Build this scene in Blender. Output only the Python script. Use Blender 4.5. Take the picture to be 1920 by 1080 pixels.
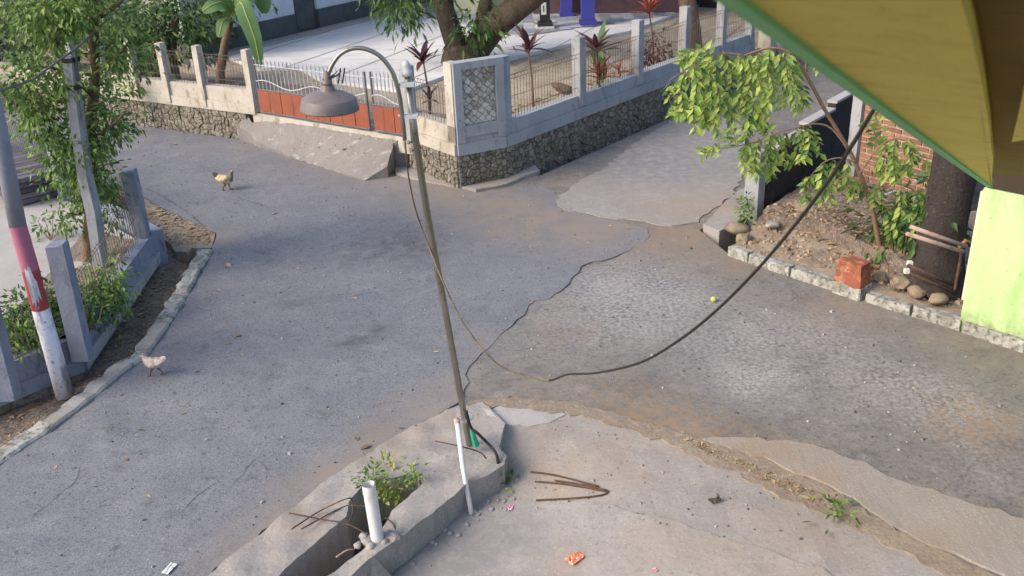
import bpy, bmesh, math, random
import numpy as np
from mathutils import Vector, Matrix, noise as mnoise
from mathutils.geometry import delaunay_2d_cdt
from mathutils.bvhtree import BVHTree

for o in list(bpy.data.objects): bpy.data.objects.remove(o)
SC = bpy.context.scene
COL = SC.collection
RNG = random.Random(7)
NR = np.random.RandomState(11)

# ------------------------------------------------------------------ camera
CAM_H = 4.8
D0, V0 = 820.0, 3800.0
F = math.sqrt(D0 * V0)                      # focal length in photo pixels (1920 wide)
_d = Vector((170, -V0, -F)).normalized()
_Z = -_d
_Y = (Vector((0, 0, -1)) - _Z * Vector((0, 0, -1)).dot(_Z)).normalized()
_X = _Y.cross(_Z)
CW = Matrix((_X, _Y, _Z))                   # camera -> world rotation
CAM = Vector((0, 0, CAM_H))
cam = bpy.data.cameras.new('camera')
cam.sensor_width = 36
cam.lens = 36 * F / 1920
cam.clip_start = 0.05
cam.clip_end = 2000
cam.dof.use_dof = True
cam.dof.focus_distance = 8.6
cam.dof.aperture_fstop = 3.2
co = bpy.data.objects.new('camera', cam)
COL.objects.link(co)
co.matrix_world = Matrix.Translation(CAM) @ CW.to_4x4()
SC.camera = co

# ------------------------------------------------------------------ light
SUN_DIR = Vector((-0.80, -0.33, 0.62)).normalized()      # towards the sun
SUN_EL = math.asin(SUN_DIR.z)
SUN_AZ = math.atan2(SUN_DIR.x, SUN_DIR.y)
w = bpy.data.worlds.new('World'); SC.world = w; w.use_nodes = True
wn = w.node_tree.nodes; wl = w.node_tree.links
bg = wn['Background']
sky = wn.new('ShaderNodeTexSky')
sky.sky_type = 'NISHITA'; sky.sun_disc = False
sky.sun_elevation = SUN_EL; sky.sun_rotation = SUN_AZ
sky.dust_density = 3.0; sky.air_density = 1.0
wl.new(sky.outputs[0], bg.inputs[0]); bg.inputs[1].default_value = 0.15
sun = bpy.data.lights.new('sun', 'SUN'); sun.energy = 1.2; sun.angle = math.radians(30)
sun.color = (1.0, 0.87, 0.68)
so = bpy.data.objects.new('sun', sun); COL.objects.link(so)
so.rotation_euler = (-SUN_DIR).to_track_quat('-Z', 'Y').to_euler()
so.location = (-20, -10, 30)
SC.view_settings.view_transform = 'Standard'
SC.view_settings.look = 'None'
SC.view_settings.exposure = 1.05
SC.view_settings.gamma = 1.0

# ------------------------------------------------------------------ pixel -> place helpers (photo pixels, 1920x1080)
def ray(u, v): return CW @ Vector((u - 960, -(v - 540), -F))
def G(u, v, z=0.0):
    r = ray(u, v); return CAM + r * ((z - CAM_H) / r.z)
def AT(u, v, Y):
    r = ray(u, v); return CAM + r * (Y / r.y)
def PX(p):
    c = CW.transposed() @ (Vector(p) - CAM); return (960 + F * c.x / -c.z, 540 - F * c.y / -c.z)
def TZ(p, v):
    lo, hi = -1.0, 9.0
    for _ in range(50):
        m = (lo + hi) / 2
        if PX((p[0], p[1], m))[1] > v: lo = m
        else: hi = m
    return lo
def ON(A, B, u, z):                          # point on plan line AB seen at column u
    lo, hi = -2.0, 8.0
    for _ in range(60):
        m = (lo + hi) / 2; q = A.lerp(B, m)
        if PX((q.x, q.y, z))[0] < u: lo = m
        else: hi = m
    q = A.lerp(B, lo); return Vector((q.x, q.y, z))
def V2(p): return Vector((p[0], p[1], 0))

# ------------------------------------------------------------------ materials
def lin(r, g, b):
    f = lambda c: c / 12.92 if c <= 0.04045 else ((c + 0.055) / 1.055) ** 2.4
    return (f(r / 255), f(g / 255), f(b / 255), 1)
MATS = {}
def mat(name, base, layers=(), rough=0.85, bump=(), metal=0.0, coord='pos', attrs=(), spec=0.3, transl=0.0, rnd=None):
    """layers: (scale, detail, lo, hi, colour, strength[, (sx,sy,sz)]); attrs: (attr, colour, noise_scale, lo, hi);
    rnd: (dark, light) colours mixed by the per-piece 'rnd' attribute or the object's random"""
    if name in MATS: return MATS[name]
    m = bpy.data.materials.new(name); m.use_nodes = True
    nt = m.node_tree; N = nt.nodes; L = nt.links
    bs = N['Principled BSDF']
    bs.inputs['Roughness'].default_value = rough
    bs.inputs['Metallic'].default_value = metal
    bs.inputs['Specular IOR Level'].default_value = spec
    if coord == 'pos':
        g = N.new('ShaderNodeNewGeometry'); vec = g.outputs['Position']
    else:
        g = N.new('ShaderNodeTexCoord'); vec = g.outputs['Object']
    def noise(scale, detail, stretch=None):
        n = N.new('ShaderNodeTexNoise'); n.inputs['Scale'].default_value = scale
        n.inputs['Detail'].default_value = detail; n.inputs['Roughness'].default_value = 0.62
        if stretch:
            mp = N.new('ShaderNodeMapping'); mp.inputs['Scale'].default_value = stretch
            L.new(vec, mp.inputs[0]); L.new(mp.outputs[0], n.inputs['Vector'])
        else: L.new(vec, n.inputs['Vector'])
        return n.outputs['Fac']
    def mrange(src, lo, hi, top=1.0):
        r = N.new('ShaderNodeMapRange'); r.inputs[1].default_value = lo; r.inputs[2].default_value = hi
        r.inputs[4].default_value = top; r.clamp = True
        L.new(src, r.inputs[0]); return r.outputs[0]
    def mix(a, b, fac):
        x = N.new('ShaderNodeMix'); x.data_type = 'RGBA'
        if hasattr(fac, 'node'): L.new(fac, x.inputs[0])
        else: x.inputs[0].default_value = fac
        for s, i in ((a, 6), (b, 7)):
            if hasattr(s, 'node'): L.new(s, x.inputs[i])
            else: x.inputs[i].default_value = s
        return x.outputs[2]
    col = base
    if rnd:
        a = N.new('ShaderNodeAttribute'); a.attribute_name = 'rnd'
        oi = N.new('ShaderNodeObjectInfo')
        ad = N.new('ShaderNodeMath'); ad.operation = 'ADD'
        L.new(a.outputs['Fac'], ad.inputs[0])
        ml = N.new('ShaderNodeMath'); ml.operation = 'MULTIPLY'; ml.inputs[1].default_value = 0.999
        L.new(oi.outputs['Random'], ml.inputs[0]); L.new(ml.outputs[0], ad.inputs[1])
        fr = N.new('ShaderNodeMath'); fr.operation = 'FRACT'; L.new(ad.outputs[0], fr.inputs[0])
        col = mix(rnd[0], rnd[1], fr.outputs[0])
    for ly in layers:
        sc, de, lo, hi, c, st = ly[:6]
        f = mrange(noise(sc, de, ly[6] if len(ly) > 6 else None), lo, hi, st)
        col = mix(col, c, f)
    for (an, c, nsc, lo, hi) in attrs:
        a = N.new('ShaderNodeAttribute'); a.attribute_name = an
        md = N.new('ShaderNodeMath'); md.operation = 'MULTIPLY'
        L.new(a.outputs['Fac'], md.inputs[0]); L.new(mrange(noise(nsc, 5), lo, hi), md.inputs[1])
        md.use_clamp = True
        col = mix(col, c, md.outputs[0])
    if hasattr(col, 'node'): L.new(col, bs.inputs['Base Color'])
    else: bs.inputs['Base Color'].default_value = col
    prev = None
    for (sc, st, dist) in bump:
        b = N.new('ShaderNodeBump'); b.inputs['Strength'].default_value = st; b.inputs['Distance'].default_value = dist
        L.new(noise(sc, 6), b.inputs['Height'])
        if prev: L.new(prev, b.inputs['Normal'])
        prev = b.outputs[0]
    if prev: L.new(prev, bs.inputs['Normal'])
    if transl:
        tr = N.new('ShaderNodeBsdfTranslucent')
        if hasattr(col, 'node'): L.new(col, tr.inputs[0])
        else: tr.inputs[0].default_value = col
        ms = N.new('ShaderNodeMixShader'); ms.inputs[0].default_value = transl
        out = N['Material Output']
        L.new(bs.outputs[0], ms.inputs[1]); L.new(tr.outputs[0], ms.inputs[2]); L.new(ms.outputs[0], out.inputs[0])
    MATS[name] = m
    return m

ASPH = mat('asphalt', lin(112, 114, 121),
    [(0.45, 4, .40, .66, lin(124, 124, 128), .8), (1.1, 5, .50, .70, lin(102, 106, 115), .7), (3.2, 7, .50, .68, lin(134, 133, 136), .55), (2.3, 7, .60, .68, lin(84, 84, 86), .45),
     (26, 4, .54, .66, lin(86, 87, 92), .6), (60, 3, .52, .66, lin(66, 67, 70), .65), (80, 2, .57, .68, lin(160, 158, 156), .65), (9, 5, .63, .69, lin(74, 74, 77), .6), (15, 5, .66, .70, lin(156, 153, 150), .6)],
    rough=.95, spec=.15, bump=((50, .25, .008), (5, .15, .02)), attrs=(('dust', lin(134, 124, 115), 2.6, .18, .62), ('dust2', lin(142, 134, 126), 9, .5, .66), ('oil', lin(76, 75, 76), 5, .36, .6)))
OLD = mat('old_asphalt', lin(118, 116, 114),
    [(0.8, 4, .42, .66, lin(130, 125, 119), .8), (2.6, 7, .48, .64, lin(102, 100, 101), .8), (4, 7, .55, .66, lin(144, 140, 136), .7), (16, 5, .52, .64, lin(84, 82, 82), .6), (45, 4, .52, .66, lin(80, 78, 78), .5), (36, 4, .58, .68, lin(152, 147, 144), .45)],
    rough=1.0, spec=.06, bump=((30, .28, .012), (7, .25, .03)),
    attrs=(('dust', lin(134, 121, 108), 3.0, .2, .6), ('worn', lin(154, 150, 150), 22, .40, .66), ('worn2', lin(172, 168, 168), 30, .44, .66), ('dirt', lin(146, 122, 96), 9, .36, .62)))
CONC = mat('rough_concrete', lin(150, 146, 142),
    [(0.7, 4, .42, .66, lin(138, 132, 127), .8), (4, 6, .5, .7, lin(164, 159, 155), .6), (24, 5, .52, .66, lin(122, 116, 112), .5), (50, 3, .58, .68, lin(184, 180, 176), .5), (20, 4, .64, .70, lin(98, 94, 92), .5)],
    rough=.97, spec=.12, bump=((30, .35, .012), (6, .25, .02)), attrs=(('dust', lin(150, 132, 114), 2.5, .2, .6), ('stain', lin(128, 126, 126), 7, .3, .62)))
CONC2 = mat('smooth_concrete', lin(164, 160, 157),
    [(0.9, 5, .42, .68, lin(150, 145, 142), .9), (5, 5, .52, .7, lin(176, 172, 169), .5), (50, 3, .58, .7, lin(128, 122, 122), .5), (14, 3, .66, .7, lin(110, 108, 112), .5)],
    rough=.9, bump=((30, .3, .01),), attrs=(('dust', lin(160, 144, 128), 2.5, .2, .6), ('stain', lin(136, 134, 134), 3.2, .3, .6)))
BRUSH = mat('brushed_concrete', lin(152, 146, 140),
    [(0.8, 4, .42, .66, lin(140, 132, 124), .8), (14, 4, .5, .68, lin(128, 122, 116), .5, (2.2, .22, 1)), (60, 2, .58, .7, lin(190, 184, 176), .5)],
    rough=.93, bump=((40, .5, .012),), attrs=(('dust', lin(146, 118, 90), 2.5, .2, .6),))
DIRT = mat('dirt', lin(144, 131, 116), [(1.2, 5, .4, .65, lin(128, 114, 100), .9), (12, 5, .5, .7, lin(168, 150, 130), .6), (40, 4, .56, .68, lin(112, 100, 88), .5)],
    rough=.97, bump=((25, .7, .02),))
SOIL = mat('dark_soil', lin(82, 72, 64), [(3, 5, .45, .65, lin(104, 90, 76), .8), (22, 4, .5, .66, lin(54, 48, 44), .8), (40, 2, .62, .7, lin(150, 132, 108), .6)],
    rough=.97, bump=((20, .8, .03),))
LITTER_SOIL = mat('leafy_soil', lin(122, 112, 103), [(9, 5, .45, .62, lin(96, 87, 79), .9), (26, 4, .52, .6, lin(150, 128, 108), .8), (34, 3, .62, .66, lin(186, 170, 156), .7)],
    rough=.97, bump=((24, 1, .03),))
PAVE = mat('pale_pavement', lin(214, 212, 210), [(0.5, 5, .4, .65, lin(198, 196, 196), .8), (4, 6, .54, .68, lin(178, 176, 175), .7, (.3, 1, 1)), (1.6, 6, .58, .72, lin(170, 166, 162), .6)], rough=.9, bump=((20, .2, .01),))
TANYARD = mat('tan_yard', lin(162, 149, 131), [(1.2, 5, .42, .65, lin(138, 126, 110), .85), (5, 6, .52, .68, lin(118, 106, 92), .7), (20, 4, .55, .68, lin(104, 94, 82), .5)], rough=.95, bump=((20, .4, .01),))
WALLW = mat('white_wall', lin(180, 174, 164), [(1.5, 5, .42, .66, lin(160, 150, 136), .8), (9, 5, .54, .66, lin(128, 116, 100), .75, (1, 1, .35)), (24, 3, .64, .7, lin(92, 84, 76), .7)],
    rough=.92, bump=((20, .3, .01),))
WALLG = mat('grey_wall', lin(152, 156, 160), [(1.5, 5, .42, .66, lin(134, 138, 144), .8), (8, 5, .55, .68, lin(120, 122, 130), .7, (1, 1, .3)), (26, 3, .64, .69, lin(76, 76, 80), .7)],
    rough=.92, bump=((22, .4, .01),))
POST = mat('concrete_post', lin(150, 152, 156), [(2.5, 5, .42, .66, lin(128, 128, 130), .8), (12, 5, .55, .68, lin(104, 102, 102), .7, (1, 1, .3)), (30, 3, .62, .7, lin(188, 186, 184), .5)],
    rough=.93, bump=((26, .5, .01),))
LPOST = mat('bluish_concrete', lin(128, 134, 150), [(2.5, 5, .42, .66, lin(108, 114, 130), .8), (12, 5, .55, .68, lin(86, 90, 102), .7, (1, 1, .3)), (30, 3, .64, .7, lin(164, 166, 174), .5)],
    rough=.93, bump=((26, .5, .01),))
STONE = mat('rubble_stone', lin(120, 112, 100), [(10, 5, .45, .62, lin(84, 76, 66), .75), (26, 4, .55, .66, lin(176, 164, 142), .7), (34, 4, .56, .66, lin(60, 54, 50), .7), (2.2, 4, .52, .7, lin(92, 96, 70), .5)], rough=.95,
    bump=((30, .7, .02),), rnd=(lin(110, 105, 98), lin(144, 137, 127)))
MOSAIC = mat('mosaic_stone', lin(150, 148, 142), [(9, 5, .48, .64, lin(120, 112, 98), .8), (40, 3, .6, .7, lin(196, 194, 188), .5)], rough=.9, bump=((30, .5, .01),),
    rnd=(lin(158, 155, 150), lin(200, 196, 184)))
MORTAR = mat('mortar', lin(122, 117, 110), [(20, 4, .5, .65, lin(84, 82, 80), .7)], rough=.96)
REDGATE = mat('red_gate', lin(140, 78, 58), [(3, 4, .45, .66, lin(124, 70, 54), .8), (22, 4, .55, .68, lin(104, 66, 54), .6, (1, 1, .2)), (12, 5, .64, .7, lin(160, 120, 100), .5, (1, 1, .3))], rough=.6, bump=((30, .15, .01),))
WHITEM = mat('white_metal', lin(176, 178, 182), [(10, 4, .55, .68, lin(150, 144, 136), .6)], rough=.5)
GREYM = mat('grey_metal', lin(92, 92, 96), [(14, 4, .55, .68, lin(120, 104, 88), .6)], rough=.55)
WIRE = mat('wire', lin(98, 92, 86), [(10, 3, .5, .66, lin(128, 108, 90), .6)], rough=.7)
STEEL = mat('worn_steel_pipe', lin(138, 136, 128), [(5, 4, .45, .65, lin(158, 154, 144), .7), (24, 4, .58, .7, lin(104, 94, 80), .7)], rough=.3, metal=.8, bump=((40, .1, .005),))
SHADE = mat('lamp_shade', lin(110, 102, 102), [(9, 4, .48, .66, lin(92, 84, 84), .7), (26, 3, .6, .7, lin(150, 116, 96), .6)], rough=.45, bump=((30, .1, .005),))
PVC = mat('white_pvc', lin(214, 212, 214), [(8, 5, .5, .68, lin(184, 180, 180), .7), (30, 4, .6, .68, lin(150, 142, 136), .6)], rough=.35, spec=.5)
BLACKC = mat('black_cable', lin(40, 38, 38), rough=.55)
CABLE = mat('cable_jacket', lin(66, 58, 48), [(4, 3, .4, .7, lin(150, 132, 104), .6)], rough=.6)
GREENC = mat('green_cord', lin(40, 138, 112), rough=.6)
RUST = mat('rusty_steel', lin(78, 62, 54), [(14, 4, .45, .65, lin(108, 82, 66), .7), (40, 3, .55, .68, lin(66, 50, 44), .7)], rough=.9, bump=((40, .4, .005),))
PALEPIPE = mat('pale_pipe', lin(176, 152, 142), [(10, 4, .5, .66, lin(132, 96, 76), .7)], rough=.7)
POLEG = mat('pole_grey', lin(132, 136, 150), [(4, 5, .45, .66, lin(112, 116, 132), .8), (20, 4, .58, .7, lin(150, 152, 160), .5)], rough=.8, bump=((24, .3, .006),))
POLEW = mat('pole_white', lin(206, 204, 212), [(6, 5, .52, .62, lin(124, 122, 134), .9, (1, 1, .3)), (22, 4, .6, .68, lin(96, 92, 100), .7)], rough=.75, bump=((24, .3, .006),))
POLER = mat('pole_red', lin(150, 62, 64), [(5, 5, .5, .64, lin(128, 60, 66), .8), (26, 4, .62, .68, lin(176, 160, 166), .8, (1, 1, .35))], rough=.75)
POLEP = mat('pole_pink', lin(166, 100, 122), [(5, 5, .5, .64, lin(150, 96, 118), .8)], rough=.75)
BRICK = mat('brick', lin(138, 98, 82), [(14, 4, .5, .68, lin(118, 82, 68), .6), (40, 3, .56, .7, lin(172, 150, 132), .5)], rough=.93, bump=((30, .6, .01),), rnd=(lin(116, 82, 70), lin(156, 114, 94)))
REDB = mat('worn_red_brick', lin(140, 84, 66), [(10, 5, .48, .62, lin(178, 132, 100), .7), (30, 4, .55, .68, lin(96, 62, 52), .7)], rough=.95, bump=((24, .8, .02),))
LMORT = mat('light_mortar', lin(176, 160, 142), [(14, 4, .5, .66, lin(140, 126, 110), .7)], rough=.96)
BLACKW = mat('black_wall', lin(44, 42, 44), [(3, 5, .5, .68, lin(60, 56, 54), .7), (16, 4, .6, .7, lin(84, 78, 72), .4)], rough=.9, bump=((20, .4, .01),))
DARKP = mat('dark_bark_pillar', lin(58, 52, 50), [(8, 5, .48, .66, lin(48, 42, 42), .8, (1, 1, .25)), (34, 4, .6, .7, lin(104, 94, 88), .6)], rough=.95, bump=((22, 1, .03),))
KERBW = mat('kerb_white', lin(158, 158, 152), [(5, 5, .44, .60, lin(118, 116, 108), .85), (20, 4, .52, .64, lin(84, 82, 76), .85), (9, 4, .58, .7, lin(196, 194, 188), .6)], rough=.93, bump=((24, .6, .012),))
KERBB = mat('kerb_black', lin(92, 94, 96), [(6, 5, .46, .64, lin(124, 122, 116), .7), (24, 4, .56, .68, lin(60, 60, 62), .7)], rough=.93, bump=((24, .6, .012),))
LIME = mat('lime_paint', lin(178, 208, 148), [(1.2, 3, .4, .66, lin(172, 201, 140), .7), (6, 6, .50, .66, lin(150, 178, 120), .7, (1, 1, .25)), (26, 4, .62, .7, lin(132, 150, 104), .6), (3, 6, .60, .72, lin(190, 204, 150), .7)], rough=.85, bump=((14, .35, .01), (60, .2, .004)), attrs=(('mud', lin(126, 132, 96), 9, .3, .6),))
YELLOW = mat('yellow_paint', lin(240, 228, 122), [(3, 5, .45, .66, lin(228, 218, 116), .8), (10, 5, .55, .68, lin(206, 186, 92), .6, (.4, 1, 1)), (50, 4, .6, .7, lin(190, 170, 88), .6)], rough=.75, bump=((40, .2, .006),))
GREENT = mat('green_trim', lin(140, 214, 156), [(4, 4, .5, .66, lin(124, 200, 146), .6)], rough=.7)
OLIVE = mat('olive_shade_board', lin(140, 118, 66), [(4, 5, .45, .66, lin(122, 104, 60), .7), (22, 4, .6, .7, lin(104, 88, 54), .5)], rough=.85)  # dark olive has the shade of boards turned from the light painted in
DARKB = mat('dark_beam', lin(58, 48, 40), [(6, 4, .5, .66, lin(44, 38, 34), .7)], rough=.85)
BARK = mat('bark', lin(112, 94, 78), [(7, 5, .45, .64, lin(80, 66, 56), .9, (1, 1, .25)), (30, 4, .6, .7, lin(142, 124, 104), .5)], rough=.96, bump=((18, 1, .03),))
BARKD = mat('mango_bark', lin(92, 80, 68), [(5, 5, .45, .64, lin(62, 54, 48), .9, (1, 1, .3)), (24, 4, .58, .7, lin(122, 104, 84), .6)], rough=.96, bump=((14, 1, .05),))
TWIG = mat('twig', lin(128, 104, 84), [(10, 4, .5, .66, lin(98, 82, 68), .7)], rough=.9)
LEAF_S = mat('leaf_sapling', lin(100, 130, 60), rough=.45, spec=.4, transl=.35, rnd=(lin(66, 108, 48), lin(178, 196, 96)))
LEAF_D = mat('leaf_dark', lin(70, 96, 50), rough=.5, transl=.25, rnd=(lin(42, 70, 42), lin(98, 128, 66)))
LEAF_T = mat('leaf_tree', lin(90, 120, 60), rough=.5, transl=.3, rnd=(lin(52, 88, 44), lin(136, 160, 84)))
LEAF_D2 = mat('leaf_roadside', lin(70, 96, 50), rough=.5, transl=.28, rnd=(lin(62, 94, 52), lin(140, 166, 92)))
LEAF_F = mat('leaf_far', lin(90, 110, 80), rough=.6, transl=.25, rnd=(lin(62, 86, 66), lin(124, 142, 104)))
LEAF_Y = mat('leaf_yellowgreen', lin(140, 160, 70), rough=.5, transl=.35, rnd=(lin(104, 136, 56), lin(188, 196, 96)))
LEAF_R = mat('leaf_purple', lin(84, 52, 58), rough=.4, transl=.2, rnd=(lin(58, 44, 50), lin(112, 66, 62)))
LEAF_RED = mat('leaf_red', lin(150, 74, 60), rough=.45, transl=.3, rnd=(lin(126, 50, 48), lin(178, 110, 84)))
LEAF_B = mat('banana_leaf', lin(84, 116, 74), [(3, 4, .45, .66, lin(104, 132, 82), .6)], rough=.5, transl=.25)
DRY = mat('dry_leaf', lin(134, 106, 78), rough=.8, rnd=(lin(104, 80, 60), lin(178, 148, 112)))
PEB = mat('pebble', lin(130, 124, 118), [(20, 3, .5, .66, lin(104, 98, 94), .6)], rough=.95, rnd=(lin(70, 66, 64), lin(170, 164, 160)))
CRACK = mat('crack', lin(74, 73, 76), rough=1)
PLINTHL = mat('joint_grey', lin(150, 148, 148), rough=.95)
HOUSEW = mat('house_white', lin(196, 206, 214), [(1.2, 5, .45, .66, lin(176, 188, 200), .7), (6, 5, .58, .7, lin(140, 150, 160), .6, (1, 1, .3))], rough=.9)
PLINTH = mat('house_plinth', lin(84, 90, 92), [(3, 5, .45, .66, lin(68, 74, 76), .7)], rough=.92)
DOORB = mat('brown_door', lin(92, 76, 76), [(8, 4, .5, .66, lin(74, 60, 62), .7, (1, 1, .15))], rough=.7)
CREAM = mat('cream_wall', lin(206, 204, 168), rough=.85)
BLUEC = mat('blue_column', lin(66, 68, 150), [(4, 4, .5, .66, lin(56, 58, 132), .6)], rough=.6)
MAROON = mat('maroon_wall', lin(86, 66, 72), [(4, 4, .5, .66, lin(72, 56, 62), .6)], rough=.85)
TILEF = mat('veranda_tile', lin(150, 156, 166), rough=.4, rnd=(lin(120, 128, 140), lin(196, 200, 204)))
BLACKT = mat('black_tile', lin(46, 46, 50), rough=.35)
WHITEP = mat('white_print', lin(206, 206, 200), rough=.7)
SLATE = mat('roof_slate', lin(84, 80, 86), [(5, 4, .5, .66, lin(66, 62, 70), .7), (26, 3, .6, .7, lin(110, 104, 108), .5)], rough=.85, rnd=(lin(62, 58, 64), lin(108, 102, 108)))
HEN = mat('hen_buff', lin(196, 178, 138), [(30, 4, .45, .64, lin(150, 124, 86), .6)], rough=.9)
HEN_D = mat('hen_dark', lin(66, 62, 62), rough=.9)
HEN_N = mat('hen_neck', lin(116, 112, 110), [(40, 3, .5, .66, lin(84, 82, 82), .6)], rough=.9)
HEN_L = mat('hen_leg', lin(96, 84, 70), rough=.8)
HEN_R = mat('hen_comb', lin(150, 48, 44), rough=.7)
PUL = mat('pullet_pale', lin(186, 176, 166), [(26, 4, .48, .64, lin(140, 112, 92), .8)], rough=.9)
ORANGE = mat('orange_wrapper', lin(224, 122, 84), [(26, 4, .52, .6, lin(236, 204, 190), .9)], rough=.4)
PINK = mat('pink_paper', lin(226, 120, 150), [(40, 3, .5, .6, lin(240, 220, 226), .9)], rough=.6)
LIMEF = mat('lime_fruit', lin(178, 184, 96), rough=.5)
HAY = mat('dry_grass', lin(150, 130, 100), rough=.9, rnd=(lin(118, 98, 74), lin(168, 148, 116)))

# ------------------------------------------------------------------ mesh helpers
class MB:
    def __init__(s): s.v = []; s.f = []; s.m = []; s.r = []
    def add(s, vs, fs, mi=0, r=0.0):
        b = len(s.v); s.v += [tuple(p) for p in vs]; s.r += [r] * len(vs)
        for f in fs: s.f.append([b + i for i in f]); s.m.append(mi)
    def box(s, c, size, ax=None, mi=0, r=0.0, taper=1.0):
        c = Vector(c); ax = ax or (Vector((1, 0, 0)), Vector((0, 1, 0)), Vector((0, 0, 1)))
        x, y, z = [a * (k / 2) for a, k in zip(ax, size)]
        vs = []
        for sz in (-1, 1):
            t = taper if sz > 0 else 1.0
            for sx, sy in ((-1, -1), (1, -1), (1, 1), (-1, 1)): vs.append(c + x * sx * t + y * sy * t + z * sz)
        s.add(vs, [(0, 3, 2, 1), (4, 5, 6, 7), (0, 1, 5, 4), (1, 2, 6, 5), (2, 3, 7, 6), (3, 0, 4, 7)], mi, r)
    def tube(s, pts, rad, n=8, mi=0, cap=True, r=0.0):
        pts = [Vector(p) for p in pts]
        if not hasattr(rad, '__len__'): rad = [rad] * len(pts)
        vs = []; up = Vector((0.13, 0.21, 1)).normalized(); prev = None
        for i, p in enumerate(pts):
            t = (pts[min(i + 1, len(pts) - 1)] - pts[max(i - 1, 0)]).normalized()
            if prev is None:
                a = t.cross(up if abs(t.dot(up)) < .95 else Vector((1, 0, 0))).normalized()
            else:
                a = (prev - t * prev.dot(t)).normalized()
            prev = a; b = t.cross(a)
            for k in range(n):
                an = 2 * math.pi * k / n
                vs.append(p + (a * math.cos(an) + b * math.sin(an)) * rad[i])
        fs = []
        for i in range(len(pts) - 1):
            for k in range(n):
                k2 = (k + 1) % n
                fs.append((i * n + k, i * n + k2, (i + 1) * n + k2, (i + 1) * n + k))
        if cap:
            fs.append(tuple(range(n))[::-1]); fs.append(tuple((len(pts) - 1) * n + k for k in range(n)))
        s.add(vs, fs, mi, r)
    def prism(s, poly, z0, z1, mi=0, r=0.0):
        n = len(poly)
        vs = [(p[0], p[1], z0) for p in poly] + [(p[0], p[1], z1) for p in poly]
        fs = [tuple(range(n))[::-1], tuple(range(n, 2 * n))] + [(i, (i + 1) % n, n + (i + 1) % n, n + i) for i in range(n)]
        s.add(vs, fs, mi, r)
    def mesh(s, name, mats, smooth=False):
        me = bpy.data.meshes.new(name); me.from_pydata(s.v, [], s.f)
        for m in (mats if isinstance(mats, (list, tuple)) else [mats]): me.materials.append(m)
        me.polygons.foreach_set('material_index', s.m)
        if smooth: me.polygons.foreach_set('use_smooth', [True] * len(s.f))
        a = me.attributes.new('rnd', 'FLOAT', 'POINT'); a.data.foreach_set('value', s.r)
        me.update(); return me
    def build(s, name, mats, parent=None, smooth=False, kind=None):
        return link(name, s.mesh(name, mats, smooth), parent, kind)

WM = {}
def link(name, me, parent=None, kind=None, mw=None):
    o = bpy.data.objects.new(name, me); COL.objects.link(o)
    mw = mw if mw is not None else Matrix.Identity(4)
    if parent is not None:
        o.parent = parent; o.matrix_parent_inverse = WM[parent.name].inverted()
    o.matrix_basis = mw
    if kind: o['kind'] = kind
    WM[o.name] = mw.copy(); return o
def thing(name, label, cat, loc=(0, 0, 0), group=None):
    o = bpy.data.objects.new(name, None); COL.objects.link(o); o.location = loc; o.empty_display_size = .1
    o['label'] = label; o['category'] = cat
    if group: o['group'] = group
    WM[o.name] = Matrix.Translation(Vector(loc)); return o
def tag(o, label, cat, group=None, kind=None):
    o['label'] = label; o['category'] = cat
    if group: o['group'] = group
    if kind: o['kind'] = kind
    return o
def struct(o): o['kind'] = 'structure'; return o

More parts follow.
